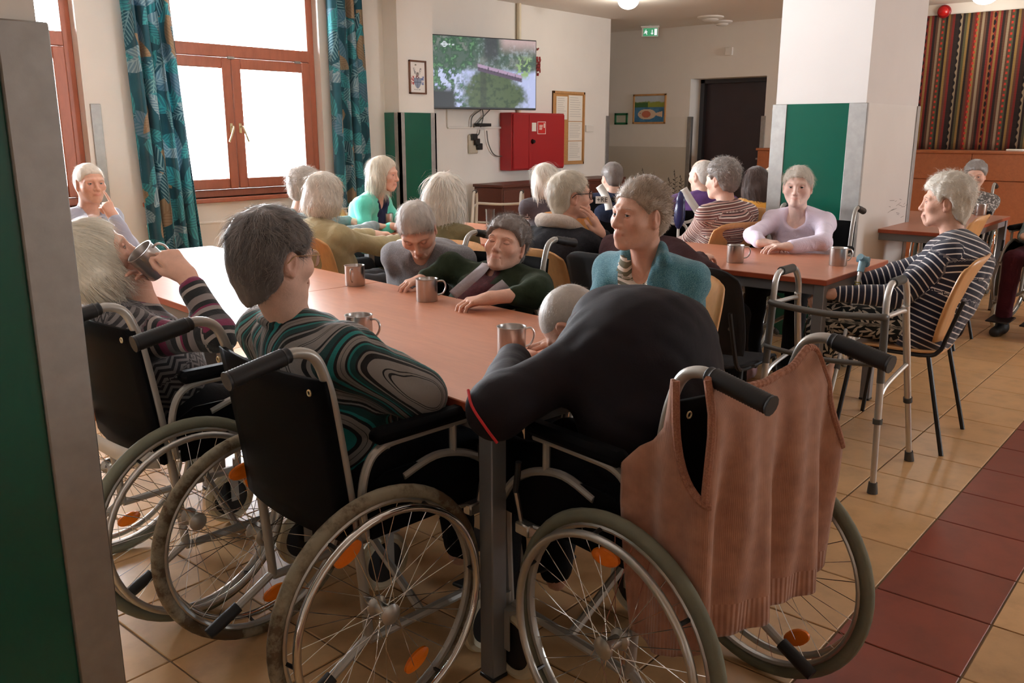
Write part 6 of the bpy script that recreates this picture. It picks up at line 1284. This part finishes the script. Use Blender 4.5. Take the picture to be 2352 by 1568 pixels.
for k in range(6): b.ring(tuple(c1-u*(.10+.012*k)), .0105, .003, 'z', 14, 6)
b.build('tape_band', YB, cn)
for s in (1, -1): b = MB(); e = V3(-.01+.05*s, -.05*s, 0); b.tube(smooth_path([c0, c0+e*.3+V3(0, 0, -.02), c0+e+V3(0, 0, -.05), V3(c0[0]+e[0], e[1], .015)], 5), .006, 8); ft_ = b.build('foot_branch', ALW, cn); b = MB(); b.tube([V3(c0[0]+e[0], e[1], 0), V3(c0[0]+e[0], e[1], .03)], [.015, .011], 12); b.build('rubber_foot', RUB, ft_)
# ------------------------------------------------------------------ straps
def ribbon(name, pts, w, nrm, m, parent, off, n=5, th=.0022):
    P = smooth_path(pts, n); rows = []
    for i, p in enumerate(P):
        tg = unit(P[min(i+1, len(P)-1)]-P[max(i-1, 0)]); sd = unit(np.cross(tg, nrm))*w/2; rows.append([p-sd-off, p+sd-off])
    b = MB(); b.quadgrid(rows); o = b.build(name, m, parent); md = o.modifiers.new('t', 'SOLIDIFY'); md.thickness = th; return o
GSTR = cloth('grey_webbing', srgb(146, 136, 140), .9, .05)
r5 = P5['root']; o5 = P5['off']
ribbon('harness_strap', [pd(1118, 606, 3.62), pd(1104, 622, 3.46), pd(1074, 648, 3.40), pd(1040, 678, 3.36)], .040, -FW+up_*.4, GSTR, r5, o5)
ribbon('harness_strap', [pd(1162, 652, 3.40), pd(1138, 670, 3.36), pd(1112, 694, 3.34)], .046, -FW+up_*.4, GSTR, r5, o5)
W5 = bpy.data.objects['wheelchair.005']; W6 = bpy.data.objects['wheelchair.006']
def inw(o, p): a = o.rotation_euler.z; q = p-np.array(o.location); return V3(q[0]*math.cos(a)+q[1]*math.sin(a), -q[0]*math.sin(a)+q[1]*math.cos(a), q[2])
def wstrap(o, pix, dep, w, nm='strap'): P = [inw(o, pd(x, y, dep)) for x, y in pix]; return ribbon(nm, P, w, V3(-1, 0, 0), FABRIC_W, o, V3(0, 0, 0))
wstrap(W5, [(1570, 433), (1583, 455), (1602, 484), (1612, 500)], 5.78, .05); wstrap(W5, [(1612, 492), (1585, 508), (1560, 511), (1540, 505)], 5.74, .02, 'tied_strap'); wstrap(W5, [(1560, 511), (1548, 500), (1538, 503), (1545, 514), (1560, 512)], 5.72, .016, 'tied_strap'); wstrap(W5, [(1560, 512), (1558, 525), (1557, 545)], 5.72, .018, 'tied_strap'); wstrap(W5, [(1562, 512), (1575, 520), (1580, 538)], 5.72, .018, 'tied_strap')
wstrap(W6, [(1376, 426), (1388, 445), (1396, 465), (1399, 482)], 6.72, .06)
c = inw(W6, pd(1383, 459, 6.70)); lp = thing('x', 'x', 'x'); bpy.data.objects.remove(lp)
a6 = math.atan2(-FW[1], -FW[0])-W6.rotation_euler.z; rz = math.pi/2+a6
b = MB(); b.box(c, (.10, .004, .055), Matrix.Rotation(rz, 3, 'Z')); b.build('strap_label', WHITEP, W6); tx = text_mesh('+RE', .05, 'label_print', BLACKP, (c[0]+math.cos(a6)*.004, c[1]+math.sin(a6)*.004, c[2]), (math.radians(90), 0, rz), W6)
# belt behind the seat of the left wheelchair
W0 = bpy.data.objects['wheelchair']
ribbon('waist_belt', [V3(-.07, -.26, .50), V3(-.115, -.20, .50), V3(-.125, 0, .495), V3(-.115, .20, .50), V3(-.07, .26, .50)], .05, V3(-1, 0, 0), FABRIC_W, W0, V3(0, 0, 0)); ribbon('belt_tail', [V3(-.125, .16, .50), V3(-.14, .17, .40), V3(-.13, .19, .30), V3(-.14, .20, .22)], .045, V3(-1, 0, 0), FABRIC_W, W0, V3(0, 0, 0))

# dark blue bag hanging from the left handle of the wheelchair with tied straps
bc_ = pd(1560, 492, 5.70); V, F = surfnet(*field([el((0, 0, 0), (.03, .04, .09), .02), rc((0, 0, .10), (.0, .0, .14), .025, .012, .03)], .012, lambda p, F_: F_+.03*vnoise(p*V3(1, 1, .4), 24)))
bag = np_mesh('plastic_bag', V, F, [mat('navy_plastic', srgb(36, 40, 84), .25)], None); bag.location = bc_; tag(bag, 'crumpled dark blue plastic bag hanging on a wheelchair handle', 'bag')
